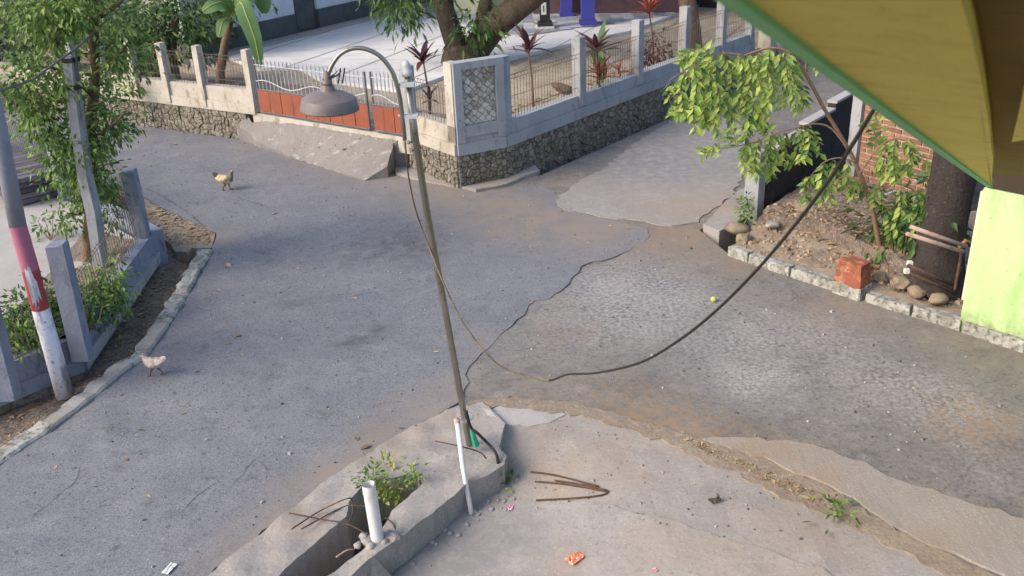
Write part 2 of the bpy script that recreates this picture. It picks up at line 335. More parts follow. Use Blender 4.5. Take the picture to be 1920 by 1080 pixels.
def inpoly(x, y, P):
    c = False; j = len(P) - 1
    for i in range(len(P)):
        if (P[i][1] > y) != (P[j][1] > y) and x < (P[j][0] - P[i][0]) * (y - P[i][1]) / (P[j][1] - P[i][1]) + P[i][0]: c = not c
        j = i
    return c
def W(p):
    if isinstance(p, Vector): return p
    return G(p[0], p[1], p[2] if len(p) > 2 else 0.0)
def sheet(name, poly, m, depth=.4, grid=.3, jit=0.0, dz=0.0, rough_z=0.0, attrs=None, parent=None, seed=1, nsc=1.5, zfun=None):
    """a slab with a hand-laid outline: outline densified and roughened, height blended from the outline inwards"""
    rg = random.Random(seed)
    P = [W(p) for p in poly]; B = []
    for i in range(len(P)):
        a, b = P[i], P[(i + 1) % len(P)]; n = max(1, int((b - a).length / grid))
        if (a - b).length > 14: n = 1 + int((b - a).length / 1.5)
        t = (b - a); t = Vector((-t.y, t.x, 0)).normalized() if t.length > 1e-6 else Vector((0, 0, 0))
        for k in range(n):
            q = a.lerp(b, k / n)
            if jit and k: q = q + t * rg.uniform(-jit, jit)
            B.append(q)
    xs = [p.x for p in B]; ys = [p.y for p in B]
    pts = [Vector((p.x, p.y)) for p in B]; nb = len(pts)
    Q = [(p.x, p.y) for p in B]
    x = min(xs) + grid / 2
    while x < max(xs):
        y = min(ys) + grid / 2
        while y < max(ys):
            px, py = x + rg.uniform(-.2, .2) * grid, y + rg.uniform(-.2, .2) * grid
            if inpoly(px, py, Q): pts.append(Vector((px, py)))
            y += grid
        x += grid
    ov, oe, of, *_ = delaunay_2d_cdt(pts, [], [list(range(nb))], 1, 1e-5)
    bz = np.array([p.z for p in B]); bx = np.array(xs); by = np.array(ys)
    flat = float(bz.max() - bz.min()) < 1e-6
    vs = []
    for p in ov:
        if zfun: z = zfun(p.x, p.y)
        elif flat: z = bz[0]
        else:
            d2 = (bx - p.x) ** 2 + (by - p.y) ** 2 + 1e-4; wgt = 1 / d2 ** 1.5; z = float((wgt * bz).sum() / wgt.sum())
        if rough_z: z += rough_z * mnoise.noise(Vector((p.x * nsc, p.y * nsc, seed)))
        vs.append((p.x, p.y, z + dz))
    fs = []
    for f in of:
        a, b, c = [ov[i] for i in f[:3]]
        fs.append(list(f) if (b - a).cross(c - a) > 0 else list(f)[::-1])
    # skirt from boundary edges
    cnt = {}
    for f in fs:
        for i in range(len(f)):
            e = (f[i], f[(i + 1) % len(f)]); cnt[e] = 1
    n0 = len(vs); low = {}
    for (a, b) in list(cnt):
        if (b, a) not in cnt:
            for k in (a, b):
                if k not in low: low[k] = len(vs); vs.append((vs[k][0], vs[k][1], vs[k][2] - depth))
            fs.append([b, a, low[a], low[b]])
    me = bpy.data.meshes.new(name); me.from_pydata(vs, [], fs); me.materials.append(m)
    for an, spots in (attrs or {}).items():
        val = []
        S = [(W(s[:2] + (0,)) if not isinstance(s[0], Vector) else s[0], s[-2], s[-1]) for s in spots]
        for v in vs:
            t = 0
            for c, rr, st in S: t += st * math.exp(-((v[0] - c.x) ** 2 + (v[1] - c.y) ** 2) / (rr * rr))
            val.append(min(t, 1.2))
        a = me.attributes.new(an, 'FLOAT', 'POINT'); a.data.foreach_set('value', val)
    me.update()
    SURF.append(BVHTree.FromPolygons([Vector(v) for v in vs], fs))
    return link(name, me, parent)
SURF = []
def drop(p, e=0.0):
    best = -.55
    for b in SURF:
        h = b.ray_cast(Vector((p[0], p[1], 3)), Vector((0, 0, -1)))
        if h[0] is not None and h[1].z > .2 and h[0].z > best: best = h[0].z
    return Vector((p[0], p[1], best + e))
def GD(u, v, e=0.0, z=0.0):
    p = G(u, v, z)
    for _ in range(4): p = G(u, v, drop(p).z)
    return drop(p, e)

def leaves_mesh(name, pos, dirs, nrm, Ls, Ws, rnd, m, curl=.12):
    """many folded leaves in one mesh; arrays (n,3)"""
    n = len(pos); dirs = dirs / (np.linalg.norm(dirs, axis=1, keepdims=True) + 1e-9)
    side = np.cross(dirs, nrm); side /= (np.linalg.norm(side, axis=1, keepdims=True) + 1e-9)
    nn = np.cross(side, dirs); L = Ls[:, None]; Wd = Ws[:, None]
    b = pos; mid = pos + dirs * L * .45 - nn * Wd * .18; t = pos + dirs * L - nn * L * curl
    l = pos + dirs * L * .42 + side * Wd * .5; r = pos + dirs * L * .42 - side * Wd * .5
    vs = np.stack([b, l, mid, r, t], 1).reshape(-1, 3)
    base = np.arange(n)[:, None] * 5
    fs = np.concatenate([base + np.array([0, 2, 1]), base + np.array([0, 3, 2]), base + np.array([1, 2, 4]), base + np.array([2, 3, 4])], 0)
    me = bpy.data.meshes.new(name); me.from_pydata(vs.tolist(), [], fs.tolist()); me.materials.append(m)
    a = me.attributes.new('rnd', 'FLOAT', 'POINT'); a.data.foreach_set('value', np.repeat(rnd, 5))
    me.update(); return me
def crown(name, blobs, n, L, m, parent, droop=.5, wid=.42, shell=.55, kind=None, seed=0):
    """leaf clumps through ellipsoids (centre, (rx,ry,rz), weight)"""
    rs = np.random.RandomState(seed + 5); pos = []; out = []
    wt = np.array([b[2] for b in blobs], float); wt /= wt.sum()
    for (c, r, _), k in zip(blobs, (wt * n).astype(int)):
        nc = max(3, k // 16)
        d = rs.normal(size=(nc, 3)); d /= np.linalg.norm(d, axis=1, keepdims=True)
        rad = shell + (1 - shell) * rs.rand(nc, 1); rad *= 1 + .22 * rs.normal(size=(nc, 1))
        cc = np.array(c) + d * rad * np.array(r)
        idx = rs.randint(0, nc, k)
        off = rs.normal(size=(k, 3)) * L * .9
        pos.append(cc[idx] + off); out.append(d[idx] * .5 + off / (np.linalg.norm(off, axis=1, keepdims=True) + 1e-6) * .7)
    pos = np.concatenate(pos); out = np.concatenate(out); k = len(pos)
    dirs = out + rs.normal(size=(k, 3)) * .35; dirs[:, 2] -= droop
    nrm = rs.normal(size=(k, 3)) * .5; nrm[:, 2] += 1.0
    Ls = L * (.5 + .9 * rs.rand(k))
    return link(name, leaves_mesh(name, pos, dirs, nrm, Ls, Ls * wid, rs.rand(k), m), parent, kind)

def clip(poly, px, py, nx, ny):
    out = []
    for i in range(len(poly)):
        a, b = poly[i], poly[(i + 1) % len(poly)]
        da = (a[0] - px) * nx + (a[1] - py) * ny; db = (b[0] - px) * nx + (b[1] - py) * ny
        if da <= 0: out.append(a)
        if (da < 0) != (db < 0) and abs(da - db) > 1e-9:
            t = da / (da - db); out.append((a[0] + (b[0] - a[0]) * t, a[1] + (b[1] - a[1]) * t))
    return out
def voronoi(wd, ht, size, seed, diamond=False):
    rg = random.Random(seed); pts = []
    nx, ny = max(2, round(wd / size)), max(2, round(ht / size))
    for i in range(nx):
        for j in range(ny):
            pts.append(((i + .5 + rg.uniform(-.42, .42)) * wd / nx, (j + .5 + rg.uniform(-.42, .42)) * ht / ny))
    if diamond:
        pts = []
        for j in range(int(ht / size * 2) + 2):
            for i in range(-1, int(wd / size) + 2): pts.append(((i + .5 * (j % 2) + rg.uniform(-.13, .13)) * size, (j + rg.uniform(-.26, .26)) * size / 2))
        pts = [p for p in pts if -.2 * size < p[0] < wd + .2 * size and -.2 * size < p[1] < ht + .2 * size]
    cells = []
    for p in pts:
        poly = [(0, 0), (wd, 0), (wd, ht), (0, ht)]
        for q in pts:
            if q is p or abs(q[0] - p[0]) > size * 3.2 or abs(q[1] - p[1]) > size * 3.2: continue
            nx_, ny_ = q[0] - p[0], q[1] - p[1]
            poly = clip(poly, (p[0] + q[0]) / 2, (p[1] + q[1]) / 2, nx_, ny_)
            if len(poly) < 3: break
        if len(poly) >= 3: cells.append(poly)
    return cells
def cobble(mb, poly, O, ax, az, an, gap, d0, d1, r):
    """one stone: a cell of a wall plane, inset for its joint, raised by d1 with a chamfer"""
    cx = sum(p[0] for p in poly) / len(poly); cy = sum(p[1] for p in poly) / len(poly)
    def ring(k, d):
        o = []
        for p in poly:
            dx, dy = p[0] - cx, p[1] - cy; l = math.hypot(dx, dy) + 1e-9; s = max(.2, (l - k) / l)
            o.append(O + ax * (cx + dx * s) + az * (cy + dy * s) + an * d)
        return o
    n = len(poly); vs = ring(gap, d0) + ring(gap * 1.2, d1 * .75) + ring(gap * 3, d1)
    fs = [(i, (i + 1) % n, n + (i + 1) % n, n + i) for i in range(n)] + [(n + i, n + (i + 1) % n, 2 * n + (i + 1) % n, 2 * n + i) for i in range(n)] + [tuple(range(2 * n, 3 * n))]
    mb.add(vs, fs, 0, r)
def frame(a, b):
    t = V2(b) - V2(a); L = t.length; t.normalize(); n = Vector((t.y, -t.x, 0))   # n: right-hand side of a->b
    return t, n, L
UP = Vector((0, 0, 1))
def cat(P, n=8):
    out = []
    for i in range(len(P) - 1):
        p0_, p1_, p2_, p3_ = P[max(i - 1, 0)], P[i], P[i + 1], P[min(i + 2, len(P) - 1)]
        for k in range(n):
            t = k / n
            out.append(.5 * ((2 * p1_) + (p2_ - p0_) * t + (2 * p0_ - 5 * p1_ + 4 * p2_ - p3_) * t * t + (3 * p1_ - p0_ - 3 * p2_ + p3_) * t ** 3))
    out.append(P[-1]); return out

# ================================================================== SETTING
def gz(u, v): return G(u, v, 0)
ground = MB(); S = 300
ground.add([(-S, -60, -.55), (S, -60, -.55), (S, S, -.55), (-S, S, -.55)], [(0, 1, 2, 3)])
struct(ground.build('ground', SOIL))

B = .55                                         # underside of the far walls' plinth beams
c0 = V2(G(858, 292, B)); c1 = V2(G(948, 275, B)); pR = V2(G(772, 262, B)); pL = V2(G(482, 214, B)); L0 = V2(G(225, 183, B))
Lf = L0 + (L0 - pL).normalized() * 9
r2 = V2(G(1258, 155, B)); tR, nR, _ = frame(c1, r2)
rEnd = ON(c1, r2, 1412, B); rEnd = V2(rEnd)
rFar = rEnd + tR * 9
dk0 = V2(G(1411, 408, .05))                     # near end of the black wall on the right of the lane
laneR = V2(G(1320, 425)); laneR2 = V2(G(1392, 362))

# left property corner
w0 = V2(G(-260, 860)); w1 = V2(G(155, 690)); w2 = V2(G(294, 487))
side2 = (V2(G(178, 404, .42)) - V2(G(250, 443, .42))).normalized()
w3 = w2 + side2 * 13

# worn old road: everything asphalted, lane included
road_poly = [(200, 1235), (560, 951), (770, 806), (862, 768), (905, 757), (1060, 768), (1250, 822), (1450, 915), (1600, 985), (1760, 1062), (1960, 1170), (2500, 1500), (2700, 900),
             (1920, 662), (1620, 562), (1370, 478), (1335, 452), (1312, 432), laneR2, laneR2 + tR * 22, rFar + nR * .25, c1 + tR * .4 + nR * .32, (1000, 322), (893, 350), (800, 335), (738, 322), (600, 300), (440, 246),
             (225, 213), L0 + Vector((-9.5, 4.5, 0)), L0 + Vector((-14, 0, 0)), w3 + Vector((-1.2, .2, 0)), (262, 372), (300, 392), (402, 440), (388, 480), (335, 575), (275, 665), (115, 790), (0, 872), (-300, 1120)]
road = struct(sheet('road', road_poly, OLD, depth=.5, grid=.35, rough_z=.012, attrs={
    'worn2': [(1400, 700, .2, .9), (1390, 740, .2, .8), (1440, 700, .15, .9), (1230, 620, .25, .8), (1130, 540, .3, .5), (1270, 560, .3, .6), (1400, 620, .2, .8), (1850, 770, .25, .7)],
    'worn': [(1500, 640, .5, .5), (1600, 690, .5, .5), (1700, 720, .5, .55), (1780, 750, .5, .6), (1560, 620, .45, .5), (1650, 760, .5, .35), (1500, 740, .5, .35), (1300, 640, .5, .5), (1080, 640, .5, .4), (960, 660, .4, .3), (1320, 700, .5, .35), (1870, 900, .4, .5), (1110, 545, .55, .7), (1200, 520, .7, .9), (1230, 580, .6, .9), (1130, 600, .5, .6), (1395, 650, .35, .9), (1400, 720, .35, .9), (1440, 600, .5, .5), (1000, 590, .3, .6), (1800, 780, .4, .6), (1850, 860, .4, .4), (1330, 560, .4, .5),
            ],
    'dirt': [(1820, 790, .35, 1), (1060, 625, .25, .6), (1150, 745, .5, .4), (1330, 840, .5, .6), (1230, 800, .5, .6), (1450, 880, .4, .6), (1380, 500, .5, .3), (1560, 580, .5, .35), (1250, 440, .7, .5)],
    'dust': [(1000, 745, .5, .5), (1230, 450, .7, .6), (1310, 440, .5, .7), (1400, 500, .35, .7), (1600, 575, .35, .7), (1750, 630, .35, .7), (1900, 680, .4, .6), (1200, 795, .5, .6), (1450, 870, .4, .5), (1050, 350, .8, .4), (1350, 380, .6, .5)]}))

# newer asphalt layer with a ragged broken edge
ov_poly = [(205, 1228), (450, 1035), (560, 949), (630, 893), (770, 805), (838, 770), (868, 745), (880, 718), (872, 705), (880, 688), (915, 655), (930, 640), (960, 612), (983, 592), (990, 575), (1003, 565), (1030, 562), (1050, 548), (1068, 532), (1085, 512), (1090, 500),
           (1110, 492), (1130, 490), (1170, 474), (1200, 460), (1218, 445), (1214, 432), (1150, 415), (1095, 402), (1052, 394), (1050, 375), (1040, 360), (1010, 345), (960, 352), (893, 362), (800, 340), (740, 330), (660, 316), (560, 290), (500, 272), (440, 252),
           (225, 218), L0 + Vector((-9, 3.6, 0)), L0 + Vector((-13, 0, 0)), w3 + Vector((-.9, .5, 0)), (270, 372), (306, 392), (406, 440), (394, 482), (341, 577), (282, 667), (120, 792), (2, 876), (-280, 1112)]
overlay = struct(sheet('asphalt_layer', ov_poly, ASPH, depth=.03, grid=.11, jit=.03, dz=.013, rough_z=.012, attrs={
    'dust': [(900, 380, 1.0, .9), (1000, 420, 1.0, .8), (1120, 430, .8, .9), (820, 350, .9, .7), (700, 320, .9, .7), (600, 300, .8, .5), (640, 900, .4, .9), (560, 960, .35, .8), (720, 830, .35, .8), (800, 770, .4, .7), (900, 640, .35, .5), (400, 450, .35, .7), (460, 1030, .35, .7), (500, 270, .8, .5), (860, 730, .3, .6)],
    'dust2': [(560, 570, .5, .35), (680, 520, .5, .3), (440, 400, 1.0, .3)], 'oil': [(670, 635, .22, .55), (640, 652, .16, .5), (710, 618, .18, .5), (545, 570, .2, .5), (800, 470, .4, .5), (700, 480, .5, .4), (500, 700, .4, .35), (400, 640, .5, .3), (760, 440, .5, .4), (217, 884, .05, 1)]}, seed=3))

# cracks: narrow recessed-looking strips that follow the surface
def crack(pts, wd, parent, z=.03, seed=0):
    rg = random.Random(seed); P = [G(u, v, z) for u, v in pts]; Q = []
    for a, b in zip(P[:-1], P[1:]):
        n = max(2, int((b - a).length / .07))
        for k in range(n): Q.append(a.lerp(b, k / n) + Vector((rg.uniform(-.016, .016), rg.uniform(-.016, .016), 0)))
    Q.append(P[-1]); vs = []; fs = []
    for i, q in enumerate(Q):
        t = (Q[min(i + 1, len(Q) - 1)] - Q[max(i - 1, 0)]); s = Vector((-t.y, t.x, 0)).normalized()
        k = wd * .55 * rg.uniform(.15, 1.0) * (0.25 if i in (0, len(Q) - 1) else 1); zz = .013 + .012 * mnoise.noise(Vector((q.x * 1.5, q.y * 1.5, 3))) + .006
        vs += [(q.x + s.x * k, q.y + s.y * k, zz), (q.x - s.x * k, q.y - s.y * k, zz)]
    fs = [(2 * i, 2 * i + 1, 2 * i + 3, 2 * i + 2) for i in range(len(Q) - 1)]
    mb = MB(); mb.add(vs, fs); return mb.build('crack', CRACK, parent)
for i, (pp, wd) in enumerate([([(155, 860), (140, 900), (80, 950), (40, 985)], .006), ([(520, 840), (480, 855), (450, 890), (425, 925)], .007), ([(415, 895), (370, 925), (335, 960)], .006),
        ([(275, 352), (310, 370), (345, 392), (385, 425)], .012), ([(430, 362), (470, 378), (500, 385)], .009), ([(540, 575), (620, 560), (700, 545)], .005), ([(640, 640), (690, 628), (720, 610)], .006),
        ([(330, 770), (370, 740), (420, 710)], .005), ([(760, 560), (800, 548), (840, 540)], .005), ([(600, 480), (650, 460), (720, 440)], .005),
        ([(480, 855), (500, 880), (498, 905)], .004), ([(370, 925), (350, 915), (325, 918)], .004), ([(230, 600), (290, 640), (300, 700)], .003) if False else ([(420, 560), (470, 545), (520, 550), (560, 530)], .004), ([(470, 545), (490, 520), (488, 500)], .003), ([(690, 760), (720, 752), (760, 750)], .004), ([(560, 800), (600, 790), (625, 770), (660, 765)], .004), ([(860, 470), (900, 480), (960, 476), (1010, 490)], .004), ([(300, 300), (350, 305), (420, 320), (470, 318)], .005), ([(520, 420), (560, 430), (600, 425)], .004), ([(640, 400), (700, 412), (770, 408)], .005), ([(820, 560), (860, 580), (880, 610)], .004), ([(930, 430), (980, 440), (1040, 436), (1090, 450)], .004), ([(700, 545), (720, 560), (760, 560)], .003)]):
    crack(pp, wd, overlay, seed=i)

# ramp up to the gate
_tg, _ng, _ = frame(pL, pR)
def rampz(x, y):
    q = Vector((x, y, 0)) - pL; toe = .28 + .5 * min(1, max(0, q.dot(_tg) / 3.4)); return .52 - .51 * min(1, max(0, q.dot(_ng) / toe)) ** .85
RAMP = mat('ramp_concrete', lin(128, 124, 121), [(0.9, 5, .42, .66, lin(114, 110, 108), .8), (5, 6, .52, .68, lin(142, 138, 134), .6), (9, 5, .60, .68, lin(168, 164, 160), .6, (.4, 1, 1)), (26, 4, .54, .66, lin(100, 96, 94), .6)], rough=.97, spec=.1, bump=((30, .3, .01),))
struct(sheet('gate_ramp', [(470, 219, .5), (762, 263, .5), (742, 316, .02), (728, 332, .02), (685, 338, .02), (640, 325, .02), (560, 300, .02), (500, 280, .02), (436, 256, .02), (452, 236, .18)], RAMP, depth=.5, grid=.1, jit=.015, rough_z=.012, nsc=3,
    attrs={'dust': [(600, 270, 1.5, .6), (500, 250, .8, .5), (690, 300, .8, .6)], 'stain': [(520, 240, 1.5, 1.2), (650, 280, 1.5, 1.2), (730, 320, 1, 1)]}, seed=5, dz=.012, zfun=rampz))
# lip of the drain round the mosaic corner, and along the far left wall
lip = MB()
def lipseg(a, b, wd, h0=-.3, h1=.06):
    t, n, L = frame(a, b); lip.box((a + b) / 2 + Vector((0, 0, (h0 + h1) / 2)), (L, wd, h1 - h0), (t, Vector((-t.y, t.x, 0)), UP))
struct(sheet('drain_lip', [(742, 314), (800, 328), (893, 343), (1005, 314), (1012, 326), (950, 350), (893, 361), (800, 344), (742, 330)], CONC, depth=.4, grid=.15, jit=.02, dz=.05, rough_z=.02, attrs={'dust': [(890, 350, .6, .7)]}, seed=8))
struct(sheet('drain_lip', [(140, 187), (225, 205), (440, 241), (452, 252), (225, 222), (140, 205)], CONC, depth=.4, grid=.2, jit=.02, dz=.05, rough_z=.02, attrs={'dust': [(300, 215, 2, .7)]}, seed=9))
# lane concrete skin with broken near edge
struct(sheet('lane_skin', [(1046, 388), (1042, 372), (1075, 348), (1130, 318), (1190, 270), (1260, 225), (1330, 210), (1400, 240), (1392, 330), (1370, 372), (1330, 400), (1310, 418), (1240, 424), (1190, 414), (1140, 410), (1100, 400), (1065, 398)], CONC, depth=.02, grid=.11, jit=.045, dz=.014, rough_z=.012,
    attrs={'dust': [(1300, 380, .9, .7), (1100, 330, .9, .3)], 'stain': [(1250, 260, 2.2, .9), (1330, 300, 1.5, .9), (1180, 320, .8, .7), (1100, 370, .5, .4)]}, seed=12))

# near footing with the open drain
foot_poly = [(200, 1232), (380, 1092), (470, 1022), (560, 950), (630, 895), (668, 870), (770, 805), (860, 767), (905, 757), (948, 800), (936, 842), (951, 864), (946, 880), (905, 900), (870, 920), (820, 960), (770, 1000), (735, 1025), (690, 1060), (650, 1095), (450, 1265), (405, 1265), (600, 1097), (640, 1066), (690, 1030),
             (712, 1005), (725, 985), (735, 965), (800, 908), (782, 893), (695, 905), (655, 950), (650, 975), (600, 1015), (515, 1095), (330, 1255)]
footing = struct(sheet('footing', foot_poly, CONC, depth=.55, grid=.06, jit=.009, dz=.035, rough_z=.035, nsc=4, attrs={'dust': [(700, 850, .3, .6), (560, 990, .3, .6), (820, 800, .3, .5)], 'stain': [(560, 1060, .3, .4)]}, seed=14))
struct(sheet('drain_floor', [(300, 1300, -.42), (640, 940, -.42), (830, 880, -.42), (820, 930, -.42), (420, 1300, -.42)], SOIL, depth=.1, grid=.2, rough_z=.05, nsc=4, seed=15))
# sunken yard slab below the footing
yard_poly = [(905, 757, 0), (1060, 768, 0), (1250, 822, 0), (1450, 915, 0), (1600, 985, 0), (1760, 1062, 0), (1960, 1170, 0), (2200, 1700, -.1), (200, 1700, -.3), (560, 1200, -.27), (640, 1140, -.26), (745, 1040, -.24), (805, 992, -.23), (860, 945, -.21), (900, 918, -.2), (925, 896, -.19), (925, 855, -.11), (920, 800, -.03)]
struct(sheet('yard', yard_poly, CONC, depth=.4, grid=.14, rough_z=.02, nsc=3, attrs={'dust': [(1050, 880, .5, .5), (1200, 850, .6, .4), (1000, 800, .5, .3), (1500, 990, .5, .5)], 'stain': [(1300, 960, .6, .3)]}, seed=16))
def yz(u0, v0, zz, e=.016): return (u0, v0, zz + e)
struct(sheet('yard_slab', [yz(880, 960, -.205), yz(955, 944, -.19), yz(1040, 948, -.16), yz(1150, 962, -.14), yz(1250, 985, -.1), yz(1350, 1012, -.06), yz(1480, 1050, -.03), yz(1600, 1095, -.02), yz(1760, 1180, -.03), yz(2100, 1690, -.1), yz(230, 1690, -.295), yz(570, 1202, -.265), yz(640, 1146, -.255), yz(770, 1050, -.235), yz(830, 1003, -.225)], CONC, depth=.05, grid=.11, jit=.03, dz=.0, rough_z=.004, zfun=lambda x, y: max(-.3, drop((x, y)).z) + .014,
    attrs={'stain': [(900, 1000, .45, .8), (800, 1060, .4, .9), (960, 960, .3, .5)], 'dust': [(1100, 1040, .4, .4), (1300, 1010, .4, .6), (1500, 1060, .4, .5)]}, seed=17))
# pale patch of fresh cement by the lamp post
struct(sheet('cement_patch', [(905, 772), (940, 760), (1000, 757), (1045, 765), (1060, 778), (1030, 792), (990, 797), (945, 792), (915, 784)], CONC2, depth=.02, grid=.07, jit=.02, zfun=lambda x, y: drop((x, y)).z + .008, seed=18))
# dirt washed along the road edge, and the brushed concrete strip on the right
struct(sheet('dirt_strip', [(865, 762), (905, 750), (1000, 748), (1080, 755), (1180, 782), (1260, 808), (1330, 826), (1420, 850), (1480, 880), (1560, 920), (1650, 975), (1780, 1040), (1990, 1160), (1990, 1180), (1750, 1068), (1600, 994), (1450, 924), (1250, 832), (1150, 800), (1060, 774), (905, 764)], DIRT, depth=.02, grid=.07, jit=.045, dz=.012, rough_z=.01, seed=19))
struct(sheet('concrete_strip', [(1318, 826), (1400, 824), (1500, 834), (1560, 848), (1640, 882), (1720, 915), (1800, 940), (1920, 978), (2100, 1040), (2300, 1250), (1990, 1150), (1880, 1080), (1760, 1030), (1650, 970), (1560, 915), (1450, 868)], BRUSH, depth=.03, grid=.09, jit=.035, dz=.02, rough_z=.01,
    attrs={'dust': [(1420, 850, .5, .6), (1550, 900, .3, .3), (1750, 1020, .4, .3)]}, seed=20))

# left verge, kerb strip and shoulder
struct(sheet('verge', [(-300, 1120, -.1), (0, 868, -.1), (115, 786, -.1), (275, 661, -.1), (335, 571, -.1), (388, 476, -.1), (402, 436, -.02), (300, 388, -.02), (258, 368, -.02), w2 + side2 * 1.2 + Vector((0, 0, -.05)), w2 + Vector((-.1, 0, -.12)), w1 + Vector((-.1, 0, -.14)), w0 + Vector((0, -.0, -.14))], LITTER_SOIL, depth=.3, grid=.16, rough_z=.05, nsc=3, seed=22))
struct(sheet('shoulder', [(262, 374), (300, 392), (360, 420), (404, 442), (396, 466), (360, 470), (352, 478), (330, 474), (318, 458), (290, 440), (272, 410)], DIRT, depth=.15, grid=.1, jit=.02, dz=.03, rough_z=.04, nsc=4, seed=23))
kerb_l = thing('kerb', 'broken pale kerb strip curving along the verge beside the striped pole', 'kerb', G(250, 690))
kp = [(400, 474), (372, 520), (344, 572), (318, 612), (285, 662), (250, 692), (200, 730), (150, 770), (100, 806), (40, 846), (-20, 886), (-120, 960), (-260, 1070)]
for i, (a, b) in enumerate(zip(kp[:-1], kp[1:])):
    A, C = V2(G(*a)), V2(G(*b)); t, n, L = frame(A, C); mb = MB()
    rg = random.Random(i); nseg = max(2, int(L / .12)); vs = []; fs = []
    for k in range(nseg + 1):
        q = A.lerp(C, k / nseg); wdt = .2 + rg.uniform(-.03, .03); h = .05 + rg.uniform(-.02, .015); e = rg.uniform(-.012, .012)
        for (oo, zz) in ((e, -.15), (e, h - .02), (.025 + e, h), (wdt - .03, h + .005), (wdt, h - .02), (wdt, -.15)): vs.append(q + n * oo + Vector((0, 0, zz)))
    for k in range(nseg):
        for j in range(5): fs.append((k * 6 + j, k * 6 + j + 1, k * 6 + 6 + j + 1, k * 6 + 6 + j))
    fs += [tuple(range(6))[::-1], tuple(nseg * 6 + j for j in range(6))]
    mb.add(vs, fs); mb.build('kerb_stone', KERBW if i in (0, 1, 2, 4, 8, 9, 10) else CONC, kerb_l)

# left property ground
struct(sheet('left_yard', [w0 + Vector((0, .1, .3)), w1 + Vector((-.12, .05, .3)), w2 + Vector((-.15, -.05, .3)), w3 + Vector((0, -.1, .3)), w3 + Vector((-16, -6, .3)), w0 + Vector((-16, 0, .3))], CONC2, depth=.6, grid=.8, seed=25))
struct(sheet('planting_bed', [w0 + Vector((-.1, .12, .32)), w1 + Vector((-.14, .06, .32)), w2 + Vector((-.17, -.08, .32)), w2 + side2 * 1.0 + Vector((-.35, -.3, .32)), w1 + Vector((-1.0, .5, .32)), w0 + Vector((-.6, .8, .32))], LITTER_SOIL, depth=.1, grid=.25, rough_z=.04, seed=26))

# courtyard behind the far walls
nL = frame(Lf, c0)[1] * -1                      # into the courtyard
yardA = [Lf + nL * .1, pL + nL * .1, pR + nL * .1, c0 + Vector((.1, .25, 0)), c1 + Vector((-.1, .2, 0)), rEnd - nR * .1, rFar - nR * .1, rFar + Vector((-3, 16, 0)), Lf + Vector((0, 22, 0))]
struct(sheet('courtyard', [p + Vector((0, 0, .52)) for p in yardA], TANYARD, depth=.6, grid=.8, seed=27))
plaza = [(485, 130, .56), (560, 128, .56), (600, 150, .56), (760, 172, .56), (845, 140, .56), (985, 104, .56), (1100, 76, .56), (1180, 60, .56), (1260, 30, .56), (1260, -12, .56), (500, -14, .56), (430, 110, .56)]
plz = struct(sheet('plaza', plaza, PAVE, depth=.1, grid=.6, dz=.03, seed=28))
for k in range(8):
    mb = MB(); a = V2(G(500, 128, .59)) + Vector((1.9 * k - 2, -1, 0)); mb.box(a + Vector((2.2, 4.6, .594)), (.035, 11.5, .006), (Vector((.9, -.42, 0)).normalized(), Vector((.42, .9, 0)).normalized(), UP)); mb.build('joint', PLINTHL, plz)
bed = [p + Vector((0, 0, .55)) for p in (Lf + nL * .15, pL + nL * .15 + Vector((-.1, 0, 0)), pL + nL * 2.2, Lf + nL * 2.4)]
struct(sheet('flower_bed', bed, LITTER_SOIL, depth=.1, grid=.4, rough_z=.06, seed=29))
bed = [p + Vector((0, 0, .56)) for p in (c1 + tR * .1 - nR * .15, rEnd - nR * .15, rEnd - nR * .8, c1 + tR * .3 - nR * .9)]
struct(sheet('flower_bed', bed, LITTER_SOIL, depth=.1, grid=.3, rough_z=.06, seed=30))
bed = [p + Vector((0, 0, .56)) for p in (pL + nL * .5, pR + nL * .6, pR + nL * 1.6, pL + nL * 1.7)]
struct(sheet('gravel_strip', bed, LITTER_SOIL, depth=.1, grid=.3, rough_z=.05, seed=31))

# bank on the right behind the kerb
KA, KB, KC, KD, KE = [V2(G(*q)) for q in ((1362, 478), (1565, 548), (1618, 566), (1920, 664), (2150, 745))]
kback = frame(KA, KD)[1] * -1
bank_edge = [KA + kback * .1 + UP * .05, KA.lerp(KB, .5) + kback * .1 + UP * .08, KB + kback * .1 + UP * .09, KC + kback * .11 + UP * .09, KC.lerp(KD, .5) + kback * .1 + UP * .09, KD + kback * .1 + UP * .09, KE + kback * .1 + UP * .09]
ridge = [p + kback * .34 + UP * .1 for p in bank_edge[::-1]]
struct(sheet('bank', bank_edge + [(2200, 560, .25), (1850, 400, .3), (1757, 385, .3), (1600, 335, .3), (1480, 360, .25), (1425, 405, .2), (1405, 432, .1)], DIRT, depth=.6, grid=.1, rough_z=.05, nsc=3.5, seed=33))
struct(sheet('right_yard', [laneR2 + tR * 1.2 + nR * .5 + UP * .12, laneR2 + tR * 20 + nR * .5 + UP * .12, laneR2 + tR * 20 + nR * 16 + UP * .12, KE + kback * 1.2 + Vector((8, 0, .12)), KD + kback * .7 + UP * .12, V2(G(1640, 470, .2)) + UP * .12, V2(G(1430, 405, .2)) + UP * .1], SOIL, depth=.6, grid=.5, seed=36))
struct(sheet('shaded_soil', [(1430, 402, .24), (1500, 352, .3), (1600, 335, .34), (1760, 385, .34), (1830, 440, .34), (1830, 520, .26), (1700, 500, .26), (1640, 470, .26), (1530, 420, .27), (1470, 415, .25)], LITTER_SOIL, depth=.3, grid=.12, rough_z=.06, nsc=3, seed=34, dz=.05))

